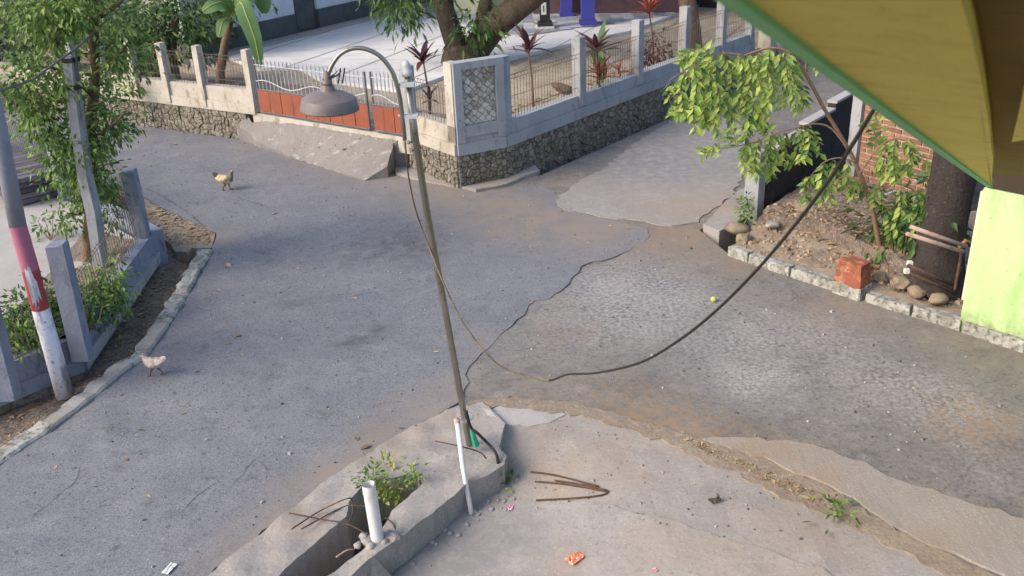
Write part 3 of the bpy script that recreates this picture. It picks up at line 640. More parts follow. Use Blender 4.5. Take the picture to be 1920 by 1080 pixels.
# ================================================================== FAR BOUNDARY WALLS
def wallbox(mb, a, b, off0, off1, z0, z1, mi=0):
    """box along plan line a->b between offsets (positive: right-hand side)"""
    t, n, L = frame(a, b); c = (V2(a) + V2(b)) / 2 + n * (off0 + off1) / 2
    mb.box(c + UP * (z0 + z1) / 2, (L, abs(off1 - off0), z1 - z0), (t, n * -1, UP), mi)
def stone_face(parent, a, b, z0, z1, size, seed, name='stone_base'):
    t, n, L = frame(a, b); mb = MB(); rg = random.Random(seed)
    core = MB(); wallbox(core, a, b, -.25, -.01, z0, z1); core.build('mortar_bed', MORTAR, parent)
    for c in voronoi(L, z1 - z0, size, seed):
        cobble(mb, c, V2(a) + UP * z0, t, UP, n, .006, -.02, rg.uniform(.012, .045), rg.random())
    mb.build(name, STONE, parent, kind='stuff')
def mesh_panel(parent, a, b, z0, z1, step=.075, m=WIRE):
    t, n, L = frame(a, b); mb = MB(); k = int(L / step)
    for i in range(1, k):
        p = V2(a) + t * (L * i / k)
        mb.tube([p + UP * z0, p + UP * (z1 - .07), p + UP * (z1 - .04) + n * .03, p + UP * z1], .0042, 4, cap=False)
    for zz in (z0 + .12, (z0 + z1) / 2, z1 - .07, z1):
        mb.tube([V2(a) + UP * zz + n * (.03 if zz == z1 else .004), V2(b) + UP * zz + n * (.03 if zz == z1 else .004)], .0045, 4, cap=False)
    return mb.build('wire_mesh', m, parent)
_pm = {}
def post(parent, p, t, wd, z0, z1, m, dp=None, lean=None, cap=False):
    n = Vector((t.y, -t.x, 0)); dp = dp or wd; mb = MB(); p = V2(p); lean = lean or Vector((0, 0, 0))
    zs = [z0, z0 + (z1 - z0) * .33, z0 + (z1 - z0) * .66, z1 - .015, z1]; vs = []
    rg = random.Random(int(p.x * 977 + p.y * 131))
    for i, z in enumerate(zs):
        k = (z - z0) / (z1 - z0); s = 1.0 if i < 4 else .86
        for sx, sy in ((-1, -1), (1, -1), (1, 1), (-1, 1)):
            j = Vector((rg.uniform(-.004, .004), rg.uniform(-.004, .004), 0))
            vs.append(p + lean * k + t * sx * wd / 2 * s - n * sy * dp / 2 * s + UP * z + j)
    fs = [(3, 2, 1, 0), tuple(16 + k for k in range(4))]
    for i in range(4):
        for k in range(4): fs.append((i * 4 + k, i * 4 + (k + 1) % 4, i * 4 + 4 + (k + 1) % 4, i * 4 + 4 + k))
    mb.add(vs, fs); return mb.build('post', m, parent)

ZG, ZB = .74, 1.0                                # groove between plinth and beam; beam top
def beams(parent, a, b, m, zt=ZB):
    mb = MB(); wallbox(mb, a, b, -.2, .05, B, ZG - .006); mb.build('plinth', m, parent)
    mb = MB(); wallbox(mb, a, b, -.18, .02, ZG - .004, zt); mb.build('beam', m, parent)

# --- left of the gate
bwl = thing('boundary_wall', 'dirty white boundary wall with rubble base, left of the red gate', 'wall', L0)
beams(bwl, Lf, pL, WALLW)
t, n, L = frame(Lf, pL)
stone_face(bwl, L0 - t * 4, pL - t * .25, -.3, B - .003, .1, 3)
mb = MB(); wallbox(mb, Lf, L0 - t * 4.0, -.2, .0, -.3, B); mb.build('stone_base', STONE, bwl)
prev = None
for u, v in ((130, 82), (186, 88), (243, 84), (302, 106), (370, 92), (463, 92)):
    q = ON(Lf, pL, u, 1.6); q = V2(q)
    post(bwl, q, t, .13, B + .05, 1.74, WALLW if u > 200 else POST, .15)
    if prev is not None and u > 300: mesh_panel(bwl, prev, q, ZB + .02, 1.6)
    prev = q

# --- gate, two leaves
def gate_leaf(label, a, b, nboard, nbar, z0, zb0, zb1, zs0, zs1):
    g = thing('gate_leaf', label, 'gate', V2(a) + UP * z0, 'red and white driveway gate'); t, n, L = frame(a, b)
    def pt(k, z, o=0): return V2(a) + t * (L * k) + UP * z + n * o
    for i in range(nboard):
        k0, k1 = (i + .02) / nboard, (i + .98) / nboard; mb = MB(); zt0 = zb0 + (zb1 - zb0) * k0; zt1 = zb0 + (zb1 - zb0) * k1; o = .004 * (i % 2)
        A = [pt(k0, z0 + .03, .02 + o), pt(k1, z0 + .03, .02 + o), pt(k1, zt1, .02 + o), pt(k0, zt0, .02 + o), pt(k0, z0 + .03, -.01), pt(k1, z0 + .03, -.01), pt(k1, zt1, -.01), pt(k0, zt0, -.01)]
        mb.add(A, [(0, 1, 2, 3), (7, 6, 5, 4), (0, 4, 5, 1), (1, 5, 6, 2), (2, 6, 7, 3), (3, 7, 4, 0)]); mb.build('board', REDGATE, g)
    mb = MB()
    for za, zb_ in ((z0 + .015, z0 + .015), (zb0 + .012, zb1 + .012)): mb.tube([pt(0, za, .012), pt(1, zb_, .012)], .017, 6)
    for k in (0, 1): mb.tube([pt(k, z0), pt(k, (zs0, zs1)[k] - .03)], .02, 6)
    mb.build('frame', GREYM, g)
    mb = MB(); mb.tube([pt(0, zs0 - .12, .008), pt(1, zs1 - .12, .008)], .008, 6); mb.build('top_rail', WHITEM, g)
    bar = MB(); bar.tube([(0, 0, 0), (0, 0, .83), (0, 0, .9), (0, 0, 1)], [.011, .011, .014, .001], 5); bme = bar.mesh('bar', mat('bar_paint', lin(168, 168, 172), [(12, 4, .5, .66, lin(110, 104, 100), .7)], rough=.6))
    for i in range(nbar):
        k = (i + .5) / nbar; zb_ = zb0 + (zb1 - zb0) * k; zt = zs0 + (zs1 - zs0) * k
        link('bar', bme, g, mw=Matrix.Translation(pt(k, zb_)) @ Matrix.Diagonal((1, 1, zt - zb_, 1)))
    mb = MB(); n_ = 40
    mb.tube([pt(i / n_, zb0 + (zb1 - zb0) * i / n_ + .13 + .06 * math.sin(i / n_ * math.pi * (4.2 if nboard > 4 else 1.6) + .5), .016) for i in range(n_ + 1)], .009, 6)
    mb.build('scroll_rod', WHITEM, g)
    return g
gA = pL.lerp(pR, .035); gB = V2(ON(pL, pR, 692, .8)); gC = V2(ON(pL, pR, 703, .8)); gD = pL.lerp(pR, .975)
gate_leaf('wide red gate leaf with spiked bars, behind the lamp shade', gA, gB, 9, 27, .6, 1.02, 1.04, 1.6, 1.62)
gate_leaf('narrow red gate leaf with spiked bars, beside the right pier', gC, gD, 3, 8, .6, 1.04, 1.05, 1.63, 1.64)
mb = MB(); wallbox(mb, pL - (pL - pR).normalized() * -.1, pR, -.15, .02, .3, .572); struct(mb.build('gate_sill', WALLW))

# --- right of the gate: pier, mosaic corner, lane side
bwr = thing('boundary_wall', 'grey boundary wall with mosaic stone corner panel and lane-side posts', 'wall', c0)
tl, nl, _ = frame(pR, c0); tc, nc, Lc = frame(c0, c1)
beams(bwr, pR - tl * .05, c0, WALLW); beams(bwr, c0, c1, WALLG); beams(bwr, c1, rEnd, WALLG, .95)
stone_face(bwr, pR - tl * .1, c0 - tl * .0, -.3, B - .003, .095, 11)
stone_face(bwr, c0, c1, -.3, B - .003, .095, 12)
stone_face(bwr, c1, c1 + tR * 7, -.3, B - .003, .1, 13)
mb = MB(); wallbox(mb, c1 + tR * 7, rEnd, -.2, .0, -.3, B - .003); mb.build('stone_base', STONE, bwr)
post(bwr, pR + tl * .02, tl, .17, .56, 1.78, POST, .17)
mesh_panel(bwr, pR + tl * .12, c0 - tl * .14, ZB + .01, 1.62)
# framed corner panel
ZT = 1.97
for k, p in ((0, c0), (1, c1)):
    mb = MB(); q = p + tc * (.065 if k == 0 else -.065) + nc * -.05
    mb.box(q + UP * (ZB - .26 + ZT) / 2, (.13, .2, ZT - ZB + .26), (tc, nc * -1, UP)); mb.build('pilaster', WALLG, bwr)
mb = MB(); mb.box(c0 - tl * .1 + nl * -.06 + UP * (ZG + ZT) / 2, (.2, .16, ZT - ZG - .004), (tl, nl * -1, UP)); mb.build('pilaster', WALLW, bwr)
mb = MB(); mb.box(c1 + tR * .1 - nR * .07 + UP * (ZG + ZT) / 2, (.16, .16, ZT - ZG - .03), (tR, nR * -1, UP)); mb.build('pilaster', WALLG, bwr)
mb = MB(); mb.box(c0.lerp(c1, .5) - nc * .05 + UP * (ZT - .055), (Lc - .264, .19, .11), (tc, nc * -1, UP)); mb.build('lintel', WALLG, bwr)
mb = MB(); mb.box(c0.lerp(c1, .5) - nc * .045 + UP * (ZB - .09), (Lc - .264, .18, .17), (tc, nc * -1, UP)); mb.build('lintel', WALLG, bwr)
mb = MB(); mb.box(c0.lerp(c1, .5) - nc * .08 + UP * (ZB + ZT - .11) / 2, (Lc - .262, .1, ZT - .11 - ZB), (tc, nc * -1, UP)); mb.build('panel_back', MORTAR, bwr)
rg = random.Random(5)
for c in voronoi(Lc - .27, ZT - .115 - ZB, .13, 21, diamond=True):
    mb = MB(); cobble(mb, c, c0 + tc * .135 + UP * (ZB + .002) - nc * .03, tc, UP, nc, .006, -.005, rg.uniform(.01, .03), rg.random()); mb.build('stone', MOSAIC, bwr)
prev = c1 + tR * .2
for u in (1088, 1198, 1286, 1356, 1410):
    q = V2(ON(c1, r2, u, 1.4)); post(bwr, q - nR * .03, tR, .17, B + .22, 1.93, POST, .17)
    mesh_panel(bwr, prev, q - tR * .09, .97, 1.66); prev = q + tR * .09

# piers and low wall further up the lane
q = rEnd + tR * .5
pw = thing('boundary_wall', 'far low grey wall with two pinkish piers beyond the lane-side fence', 'wall', q)
for k in (.2, 1.0):
    mb = MB(); mb.box(q + tR * k + UP * 1.1, (.3, .3, 2.2), (tR, nR * -1, UP)); mb.build('pier', WALLW if k < .5 else POST, pw)
mb = MB(); wallbox(mb, q + tR * 1.2, q + tR * 8, -.2, 0, -.3, .95); mb.build('low_wall', WALLG, pw)

# ================================================================== HOUSES BEHIND
h0 = V2(G(440, 98, .56)); h1 = V2(G(735, 26, .56)); t, n, L = frame(h0, h1); h0 = h0 - t * 1.4; h1 = h1 + t * 5
hs = thing('house', 'bluish white house wall with dark plinth and brown door behind the courtyard', 'house', h0)
dA = V2(ON(h0, h1, 556, .8)); dB = V2(ON(h0, h1, 598, .8))
for a, b in ((h0, dA), (dB, h1)):
    mb = MB(); wallbox(mb, a, b, -.2, 0, 1.15, 3.6); mb.build('wall', HOUSEW, hs)
    mb = MB(); wallbox(mb, a, b, -.22, .03, .5, 1.148); mb.build('plinth', PLINTH, hs)
mb = MB(); wallbox(mb, dA, dB, -.2, 0, 2.75, 3.6); mb.build('wall', HOUSEW, hs)
dr = MB(); wallbox(dr, dA, dB, -.14, -.08, .5, 2.75); dr = dr.build('door', DOORB, hs)
mb = MB(); wallbox(mb, dA + t * .1, dB - t * .1, -.079, -.06, .7, 1.5); mb.build('panel', PLINTH, dr)
mb = MB(); wallbox(mb, dA + t * .1, dB - t * .1, -.079, -.06, 1.6, 2.6); mb.build('panel', DOORB, dr)
mb = MB(); wallbox(mb, h0, h1, .03, .35, .5, .66); mb.build('step', CONC2, hs)
mb = MB(); wallbox(mb, h0, h1, -5, .5, 3.6, 3.75); mb.build('roof', SLATE, hs)

v0 = V2(G(820, 22, .6)); v1 = V2(G(1260, 6, .6))
vz = .62
ver = thing('veranda_house', 'house with tiled veranda, blue columns and maroon wall behind the yard', 'house', v0)
q0, q1, q2, q3 = V2(G(790, 26, vz)), V2(G(975, 68, vz)), V2(G(1105, 47, vz)), V2(G(1290, 22, vz))
back = Vector((.5, 6.0, 0))
mb = MB(); mb.prism([q0, q1, q2, q3, q3 + back, q0 + back], .5, vz); mb.build('veranda_slab', CONC2, ver)
tmb = MB(); rg = random.Random(4)
for i in range(46):
    for j in range(24):
        x = -4.5 + i * .3; y = 24.2 + j * .3
        if inpoly(x + .15, y + .15, [(p.x, p.y) for p in (q0, q1, q2, q3, q3 + back * .8, q0 + back * .8)]): tmb.box((x + .15, y + .15, vz + .006), (.292, .292, .012), r=rg.random())
tmb.build('floor_tiles', TILEF, ver, kind='stuff')
for (u, v, wd) in ((1102, 46, .34), (1062, 30, .3), (1166, 18, .28)):
    p = V2(G(u, v, vz)); mb = MB(); mb.box(p + UP * (vz + .06), (wd * 1.25, wd * 1.25, .12)); mb.box(p + UP * (vz + 1.5), (wd, wd, 2.76)); mb.build('column', BLUEC, ver)
bw = V2(G(900, 19, vz)); bw2 = V2(G(1060, 10, vz)); bw3 = V2(G(1280, -6, vz))
mb = MB(); wallbox(mb, V2(G(852, 22, vz)), V2(G(905, 20, vz)), -.2, 0, vz, 3.4); mb.build('wall', CREAM, ver)
mb = MB(); wallbox(mb, V2(G(918, 12, vz)), V2(G(945, 11, vz)), -.2, 0, vz, 3.4); mb.build('wall', CREAM, ver)
mb = MB(); wallbox(mb, V2(G(1000, 27, vz)), V2(G(1280, 24, vz)), -.2, 0, vz, 3.4); mb.build('wall', MAROON, ver)
mb = MB(); wallbox(mb, V2(G(780, 5, vz)), V2(G(1000, 5, vz)), -.2, 0, vz, 3.4); mb.build('wall', MAROON, ver)
mb = MB(); mb.prism([q1 + Vector((-.3, .6, 0)), q2 + Vector((0, -.3, 0)), q3 + Vector((.4, -.3, 0)), q3 + back, q0 + back], 3.4, 3.55); mb.build('roof', SLATE, ver)  # unseen roof slab, added to keep the veranda interior in shade
# black tiled stand with a printed white panel
p = V2(G(1022, 52, vz)) + UP * vz
ps = thing('pedestal', 'small black stand with white printed panel on the veranda edge', 'pedestal', p)
mb = MB(); mb.box(p + UP * .03, (.46, .46, .06)); mb.build('base', WHITEP, ps)
mb = MB(); mb.box(p + UP * .11, (.4, .4, .1), taper=.9); mb.box(p + UP * .45, (.26, .26, .58)); mb.box(p + UP * .77, (.32, .32, .06)); mb.build('body', BLACKT, ps)
mb = MB(); mb.box(p + Vector((-.03, -.133, .5)), (.13, .006, .3)); mb.build('printed_panel', WHITEP, ps)
mb = MB(); mb.box(p + Vector((-.03, -.138, .5)), (.03, .004, .16)); mb.build('printed_mark', BLACKT, ps)
# dark far wall behind the lane
fa, fb = V2(G(1290, 14, .5)), V2(G(1520, 40, .3)); t, n, L = frame(fa, fb)
mb = MB(); wallbox(mb, fa - t * 1, fb + t * 8, -.25, 0, -.3, 3.0)
tag(mb.build('far_wall', BLACKW), 'dark wall across the far end of the yard under the green eave', 'wall')
# ================================================================== LEFT PROPERTY WALL
lw = thing('fence_wall', 'low bluish concrete fence wall with thick posts behind the striped pole', 'wall', w1)
for a, b in ((w0, w1), (w1, w2)):
    mb = MB(); wallbox(mb, a, b, -.2, .06, -.02, .12); mb.build('ledge', LPOST if a is w0 else POST, lw)
    mb = MB(); wallbox(mb, a, b, -.16, .0, .122, .36); mb.build('wall', LPOST, lw)
    mb = MB(); wallbox(mb, a, b, -.16, -.02, -.5, -.02); mb.build('foundation', STONE, lw)
mb = MB(); wallbox(mb, w2, w3, -.0, .16, -.1, .40); mb.build('wall', LPOST, lw)
t12, n12, _ = frame(w1, w2)
def lp(u, v, ut, vt, z0, wd):
    p = V2(G(u, v, z0)); zt = TZ(p, vt); top = AT(ut, vt, p.y); post(lw, p, t12, wd, z0 - .2, zt, LPOST, wd, lean=V2(top) - p); return p, zt
pa, za = lp(268, 446, 240, 318, .34, .17)
pb, zb = lp(148, 640, 106, 456, .34, .17)
pc, zc_ = lp(8, 712, -40, 520, .34, .17)
for a, b, zt in ((pb + t12 * .15, pa - t12 * .15, .98), (pc + (pb - pc).normalized() * .15, pb - (pb - pc).normalized() * .15, .98)): mesh_panel(lw, a, b, .37, zt, .09)
pa2 = pa + side2 * .16
for k in range(4):
    q = pa + side2 * (2.6 * (k + 1)); mesh_panel(lw, pa2, q - side2 * .1, .45, 1.25, .09); post(lw, q, side2, .16, .2, 1.4, LPOST); pa2 = q + side2 * .1

# stacked roof tiles inside the left property
q = G(45, 372, .3); st = thing('tile_stack', 'dark stack of grey roof tiles behind the utility pole', 'roof tiles', q); rg = random.Random(2)
ax = (V2(G(95, 348, .6)) - V2(G(30, 308, .6))).normalized(); ay = Vector((-ax.y, ax.x, 0))
o = V2(G(62, 362, .3))
for r_ in range(5):
    for k in range(9):
        mb = MB(); mb.box(o + ax * (k * .17 - .9 + r_ * .02) + ay * (.1 - r_ * .03) + UP * (.36 + r_ * .085), (.162, 1.1, .07), (ax, ay, UP), r=rg.random(), taper=.94); mb.build('tile', SLATE, st)

# ================================================================== UTILITY POLE, THIN POLE
def tube_between(mb, pts, rads, n=16): mb.tube(pts, rads, n)
p0 = G(122, 742, -.08); 
def pole_pt(u, v): return AT(u, v, p0.y)
pp = [pole_pt(122, 742), pole_pt(76, 578), pole_pt(57, 505), pole_pt(33, 422), pole_pt(-1, 250), pole_pt(-48, 20)]
pp.append(pp[-1] + (pp[-1] - pp[-2]) * 1.4)
pol = thing('utility_pole', 'tall grey utility pole with white and red painted bands', 'utility pole', p0)
rr = [.088, .083, .08, .078, .074, .069, .062]
for i, (m, nm) in enumerate(((POLEW, 'white_band'), (POLER, 'red_band'), (POLEP, 'pink_band'))):
    mb = MB(); mb.tube([pp[i], pp[i].lerp(pp[i + 1], .5), pp[i + 1]], [rr[i], (rr[i] + rr[i + 1]) / 2, rr[i + 1]], 20, cap=(i == 0)); mb.build(nm, m, pol, True)
mb = MB(); mb.tube(pp[3:], rr[3:], 20); mb.build('shaft', POLEG, pol, True)
# torn notice on the pole
mb = MB(); a = pp[1].lerp(pp[2], .15); b = pp[2].lerp(pp[3], .12); view = (CAM - a); view.z = 0; view.normalize(); sd = Vector((view.y, -view.x, 0))
vs = []
for k in range(7):
    an = -.75 + 1.1 * k / 6
    d_ = view * math.cos(an) - sd * math.sin(an) 
    lo_ = [0, .12, -.05, .2, .05, .25, .1][k]; hi_ = [.8, 1.0, .9, 1.05, .95, .7, .6][k]
    vs += [a.lerp(b, lo_) + d_ * .0835, a.lerp(b, hi_) + d_ * .0815]
mb.add(vs, [(2 * k, 2 * k + 2, 2 * k + 3, 2 * k + 1) for k in range(6)]); mb.build('torn_notice', POLEW, pol, True)

p1 = G(190, 500, .32)
tp = thing('concrete_pole', 'slender pale concrete pole strapped in the left roadside tree', 'pole', p1)
mb = MB(); a = AT(131, 106, p1.y); view = Vector((1, 0, 0)); m_ = AT(160, 330, p1.y)
ty = Vector((0, 1, 0))
def sq(mb, pts, wd):
    vs = []
    for p, w_ in zip(pts, wd):
        for sx, sy in ((-1, -1), (1, -1), (1, 1), (-1, 1)): vs.append(p + Vector((sx * w_ * .5 + sy * .02, sy * w_ * .5, 0)))
    n = len(pts); fs = [(3, 2, 1, 0), tuple((n - 1) * 4 + k for k in range(4))]
    for i in range(n - 1):
        for k in range(4): fs.append((i * 4 + k, i * 4 + (k + 1) % 4, i * 4 + 4 + (k + 1) % 4, i * 4 + 4 + k))
    mb.add(vs, fs)
sq(mb, [p1 - UP * .3, p1, AT(176, 400, p1.y), m_, AT(143, 210, p1.y), a], [.115, .115, .11, .108, .104, .1]); mb.build('shaft', POST, tp)
for (u, v) in ((133, 112), (140, 163)):
    mb = MB(); c = AT(u, v, p1.y); sq(mb, [c - UP * .025, c + UP * .025], [.122, .122]); mb.build('strap', BLACKC, tp)
mb = MB(); mb.tube([AT(141, 96, p1.y), AT(143, 130, p1.y), AT(147, 200, p1.y), AT(155, 260, p1.y)], .02, 6); mb.build('conduit', GREYM, tp)

# ================================================================== LAMP POST
lb = G(881, 838, .03); Yl = lb.y
lamp = thing('lamp_post', 'leaning steel lamp post with curved arm and round metal shade', 'lamp post', lb)
lp_ = [lb, AT(838, 600, Yl), AT(801, 400, Yl), AT(779, 260, Yl), AT(764, 142, Yl)]
mb = MB(); mb.tube([lb - (lp_[1] - lb) * .05] + lp_, [.029, .029, .028, .0275, .027, .0265], 20); mb.build('pole', STEEL, lamp, True)
mb = MB(); c = AT(762, 130, Yl); ax_ = (lp_[4] - lp_[3]).normalized()
mb.tube([c - ax_ * .05, c - ax_ * .045, c - ax_ * .01, c - ax_ * .005, c + ax_ * .03, c + ax_ * .055, c + ax_ * .068], [.032, .041, .041, .029, .036, .025, .004], 16); mb.build('cap', WHITEM, lamp, True)
arm_px = [(759, 262), (754, 215), (748, 175), (738, 140), (722, 115), (705, 100), (682, 91), (660, 91), (640, 100), (627, 115), (618, 132), (613, 148)]
Ya = Yl - .06
mb = MB(); mb.tube(cat([AT(u, v, Ya) for u, v in arm_px], 5), .0165, 10); mb.build('arm', STEEL, lamp, True)
for (u, v) in ((757, 158), (764, 217)):
    mb = MB(); c = AT(u, v, Yl - .03); mb.tube([c - Vector((.07, .0, 0)), c + Vector((.07, 0, 0))], .012, 8); mb.box(c + Vector((.03, 0, 0)), (.1, .1, .026)); mb.build('clamp', WHITEM, lamp)
sc_ = AT(609, 168, Ya); top = AT(613, 146, Ya)
d_ = Vector((-.04, .0, -1)).normalized()
prof = [(-.02, .032), (.0, .04), (.055, .046), (.07, .06), (.1, .068), (.104, .075), (.115, .12), (.13, .17), (.148, .208), (.162, .232), (.166, .24), (.17, .243), (.25, .266), (.262, .268), (.258, .258), (.2, .238), (.15, .19), (.12, .1)]
mb = MB(); mb.tube([top + d_ * (a * .9) for a, r_ in prof], [r_ * .82 for a, r_ in prof], 36, cap=False); mb.build('shade', SHADE, lamp, True)
mb = MB(); mb.tube([top + d_ * a for a in (-.05, .01, .055)], [.022, .032, .04], 16); mb.build('socket', SHADE, lamp, True)
mb = MB(); mb.tube([top + d_ * a for a in (.09, .13, .17, .2)], [.03, .05, .055, .02], 16); mb.build('bulb', PVC, lamp, True)
for sgn in (0, 1):
    mb = MB(); c = top + d_ * -.02 + Vector((.02 + .03 * sgn, -.02, 0)); mb.tube([c + Vector((-.05, 0, -.03)), c + Vector((.03, 0, .0)), c + Vector((.09, 0, .05)), c + Vector((.06, 0, -.06))], .007, 6); mb.build('wire_tie', BLACKC, lamp)
# supply cable: lamp arm -> hanging loop -> eave
cp = [(759, 262, Yl - .06), (766, 330, Yl - .05), (780, 395, Yl + .05), (803, 460, Yl), (838, 545, 6.7), (875, 615, 6.3), (930, 680, 6.0), (985, 704, 5.8), (1030, 713, 5.7), (1065, 702, 5.6), (1120, 699, 5.4), (1200, 680, 5.1), (1270, 640, 4.8), (1340, 585, 4.5), (1420, 505, 4.2), (1500, 410, 3.9), (1570, 315, 3.6), (1648, 190, 3.35)]
C = [AT(*q) for q in cp]
CC = cat(C)
k9 = int(len(CC) * 8 / 17)
cab = thing('supply_cable', 'dark cable looping from the lamp post up to the eave', 'cable', C[0])
mb = MB(); mb.tube(CC[:k9 + 1], [.0065] * (k9 + 1), 6); mb.build('thin_lead', CABLE, cab, True)
mb = MB(); nn_ = len(CC) - k9; mb.tube(CC[k9:], [.0065 + .002 * min(1, i / 30) for i in range(nn_)], 8); mb.build('thick_lead', BLACKC, cab, True)

# thin white pipe strapped to the lamp post, green cord and black hose
b_ = GD(884, 964); t_ = AT(857, 790, Yl - .3)
wp = thing('thin_pipe', 'thin white pipe leaning on the footing beside the lamp post', 'pipe', b_)
mb = MB(); mb.tube([b_, b_.lerp(t_, .5) + Vector((-.01, 0, 0)), t_], .021, 12); mb.build('pipe', PVC, wp, True)
mb = MB(); mb.tube([t_ + UP * -.05, t_ + UP * .02], .026, 12); mb.build('end_cap', PALEPIPE, wp, True)
mb = MB(); e_ = AT(873, 792, Yl - .06); mb.tube(cat([t_ + UP * -.02, t_.lerp(e_, .5) + UP * .03, e_, e_ + Vector((.06, .1, -.01)), e_ + Vector((0, .13, .02))], 5), .012, 6); mb.build('tie', PVC, wp)
mb = MB(); h_ = [AT(874, 770, Yl - .06), AT(882, 800, Yl - .07), AT(895, 812, Yl - .1), AT(915, 832, Yl - .12), AT(930, 850, Yl - .2), AT(934, 868, Yl - .3)]
tag(mb.build('hose', BLACKC) if False else (lambda m_: (m_.tube(cat(h_, 5), .014, 8), m_.build('hose', BLACKC, None, True))[1])(MB()), 'short black hose bent over the footing behind the lamp post', 'hose')
mb = MB(); g0 = AT(882, 800, Yl - .07); mb.tube([g0, AT(887, 815, Yl - .09), AT(893, 836, Yl - .1)], [.008, .022, .03], 6); mb.tube([g0, AT(884, 818, Yl - .08), AT(888, 838, Yl - .08)], .008, 6)
tag(mb.build('green_cord', GREENC), 'green plastic cord tied to the foot of the lamp post', 'cord')

# ================================================================== NEAR: PIPE STUB, REBAR
b_ = G(708, 1012, .03); t_ = AT(691, 908, b_.y)
pv = thing('pipe_stub', 'wide white plastic pipe stub standing in the broken footing', 'pipe', b_)
ax_ = (t_ - b_).normalized(); mb = MB()
mb.tube([b_ - ax_ * .15, b_, b_.lerp(t_, .5), t_], [.05, .05, .05, .05], 28, cap=False); mb.tube([t_, t_], [.05, .043], 28, cap=False); mb.tube([t_, t_ - ax_ * .3], [.043, .043], 28, cap=False); mb.build('pipe', PVC, pv, True)
chunks = thing('rubble', 'broken concrete rubble heaped round the foot of the white pipe stub', 'rubble', b_); rg = random.Random(9)
ico = bmesh.new(); bmesh.ops.create_icosphere(ico, subdivisions=2, radius=1)
def rockmesh(nm, m, seed, flat=.7):
    bm = ico.copy(); rg_ = random.Random(seed)
    for v in bm.verts:
        v.co *= 1 + .42 * mnoise.noise(v.co * 1.3 + Vector((seed * 3.1, 0, 0))) + .12 * mnoise.noise(v.co * 4 + Vector((0, seed, 0))); v.co.z *= flat
    for f in bm.faces: f.smooth = seed % 2 == 0
    me = bpy.data.meshes.new(nm); bm.to_mesh(me); bm.free(); me.materials.append(m); return me
CH = [rockmesh('chunk', CONC, s) for s in range(3)]
for k in range(16):
    an = rg.uniform(0, 6.28); d = rg.uniform(.07, .2); s = rg.uniform(.018, .05); p = b_ + Vector((math.cos(an) * d, math.sin(an) * d * .7, s * .25))
    link('chunk', CH[k % 3], chunks, mw=Matrix.Translation(p) @ Matrix.Rotation(rg.uniform(0, 6), 4, 'Z') @ Matrix.Scale(s, 4))
scatter_crumbs = [(946, 886), (930, 895), (905, 908), (880, 925), (850, 945), (820, 970), (790, 1000), (955, 890)]
for k in range(26):
    u, v = scatter_crumbs[k % 8]; s_ = rg.uniform(.008, .028); p = GD(u + rg.uniform(-18, 18), v + rg.uniform(44, 62), s_ * .3)
    link('chunk', CH[k % 3], chunks, mw=Matrix.Translation(p) @ Matrix.Rotation(rg.uniform(0, 6), 4, 'Z') @ Matrix.Scale(s_, 4))
def rod(pts, label, r=.006, m=RUST, nm='rebar', grp='rusty rebar rods round the near footing'):
    mb = MB(); mb.tube(cat([Vector(p) for p in pts], 6), r, 6); return tag(mb.build(nm, m, None, True), label, 'rebar', grp)
rod([G(547, 992, .1), AT(600, 958, G(600, 970).y), AT(650, 935, G(650, 960, .1).y), AT(660, 940, G(650, 965).y), AT(660, 965, G(650, 980).y), AT(648, 985, G(650, 990).y)], 'hooked rusty rebar arching over the drain beside the pipe stub')
rod([G(565, 992, .08), AT(640, 952, G(640, 960).y), AT(665, 948, G(665, 960).y), AT(690, 950, G(690, 970).y)], 'straight rusty rebar running from the kerb towards the pipe stub')
rod([G(542, 962, .1), AT(600, 973, G(600, 990).y), AT(652, 983, G(652, 1000).y), AT(690, 1003, G(690, 1010, .03).y)], 'rusty rebar crossing over the other two rods left of the pipe stub')
rod([G(816, 827, .12), AT(860, 836, Yl - .3), AT(895, 846, Yl - .25), AT(905, 852, Yl - .3), AT(912, 860, Yl - .3)], 'rusty rebar poking out in front of the lamp post foot')
rod([AT(722, 970, G(722, 985).y), AT(735, 980, G(735, 990).y), AT(742, 994, G(742, 994, .03).y)], 'short bent rebar loop right of the pipe stub')
rod([AT(630, 1045, G(630, 1090, -.2).y), AT(650, 1032, G(650, 1080, -.2).y), AT(665, 1030, G(665, 1070, -.2).y)], 'pale bent rod lying inside the open drain', m=PALEPIPE)
for (pts, lb_) in (([(995, 887), (1040, 893), (1122, 914)], 'topmost thin rebar of the fan lying on the yard'), ([(1003, 905), (1060, 910), (1140, 924)], 'middle long rebar of the fan lying on the yard'),
                   ([(1040, 903), (1100, 912), (1136, 921)], 'short rebar between the two long rods on the yard'), ([(1005, 940), (1080, 936), (1130, 930), (1140, 922)], 'lowest rebar of the fan, bent upward at its tip')):
    rod([GD(u, v, .012) for u, v in pts], lb_, .0075)

# ================================================================== RIGHT SIDE
kr = thing('kerb', 'roadside kerb of black and white painted blocks below the bank', 'kerb', G(1600, 556))
def kblocks(pts, parent, nper):
    i = 0
    for a, b in zip(pts[:-1], pts[1:]):
        A, C_ = V2(G(*a)), V2(G(*b)); t, n, L = frame(A, C_); k = max(1, round(L / nper))
        for j in range(k):
            mb = MB(); rg_ = random.Random(i * 7 + int(a[0])); l = L / k
            c = A + t * (l * (j + .5)) - n * .07
            ang = rg_.uniform(-.02, .02); t2 = (t + Vector((-t.y, t.x, 0)) * ang).normalized()
            mb.box(c + UP * (-.02 + rg_.uniform(-.012, .012)), (l - .006, .13, .27), (t2, Vector((-t2.y, t2.x, 0)), UP), taper=.95)
            o = mb.build('kerb_stone', (KERBB if (i % 4 == 3) else KERBW), parent)
            bv = o.modifiers.new('bevel', 'BEVEL'); bv.width = .012; bv.segments = 2
            i += 1
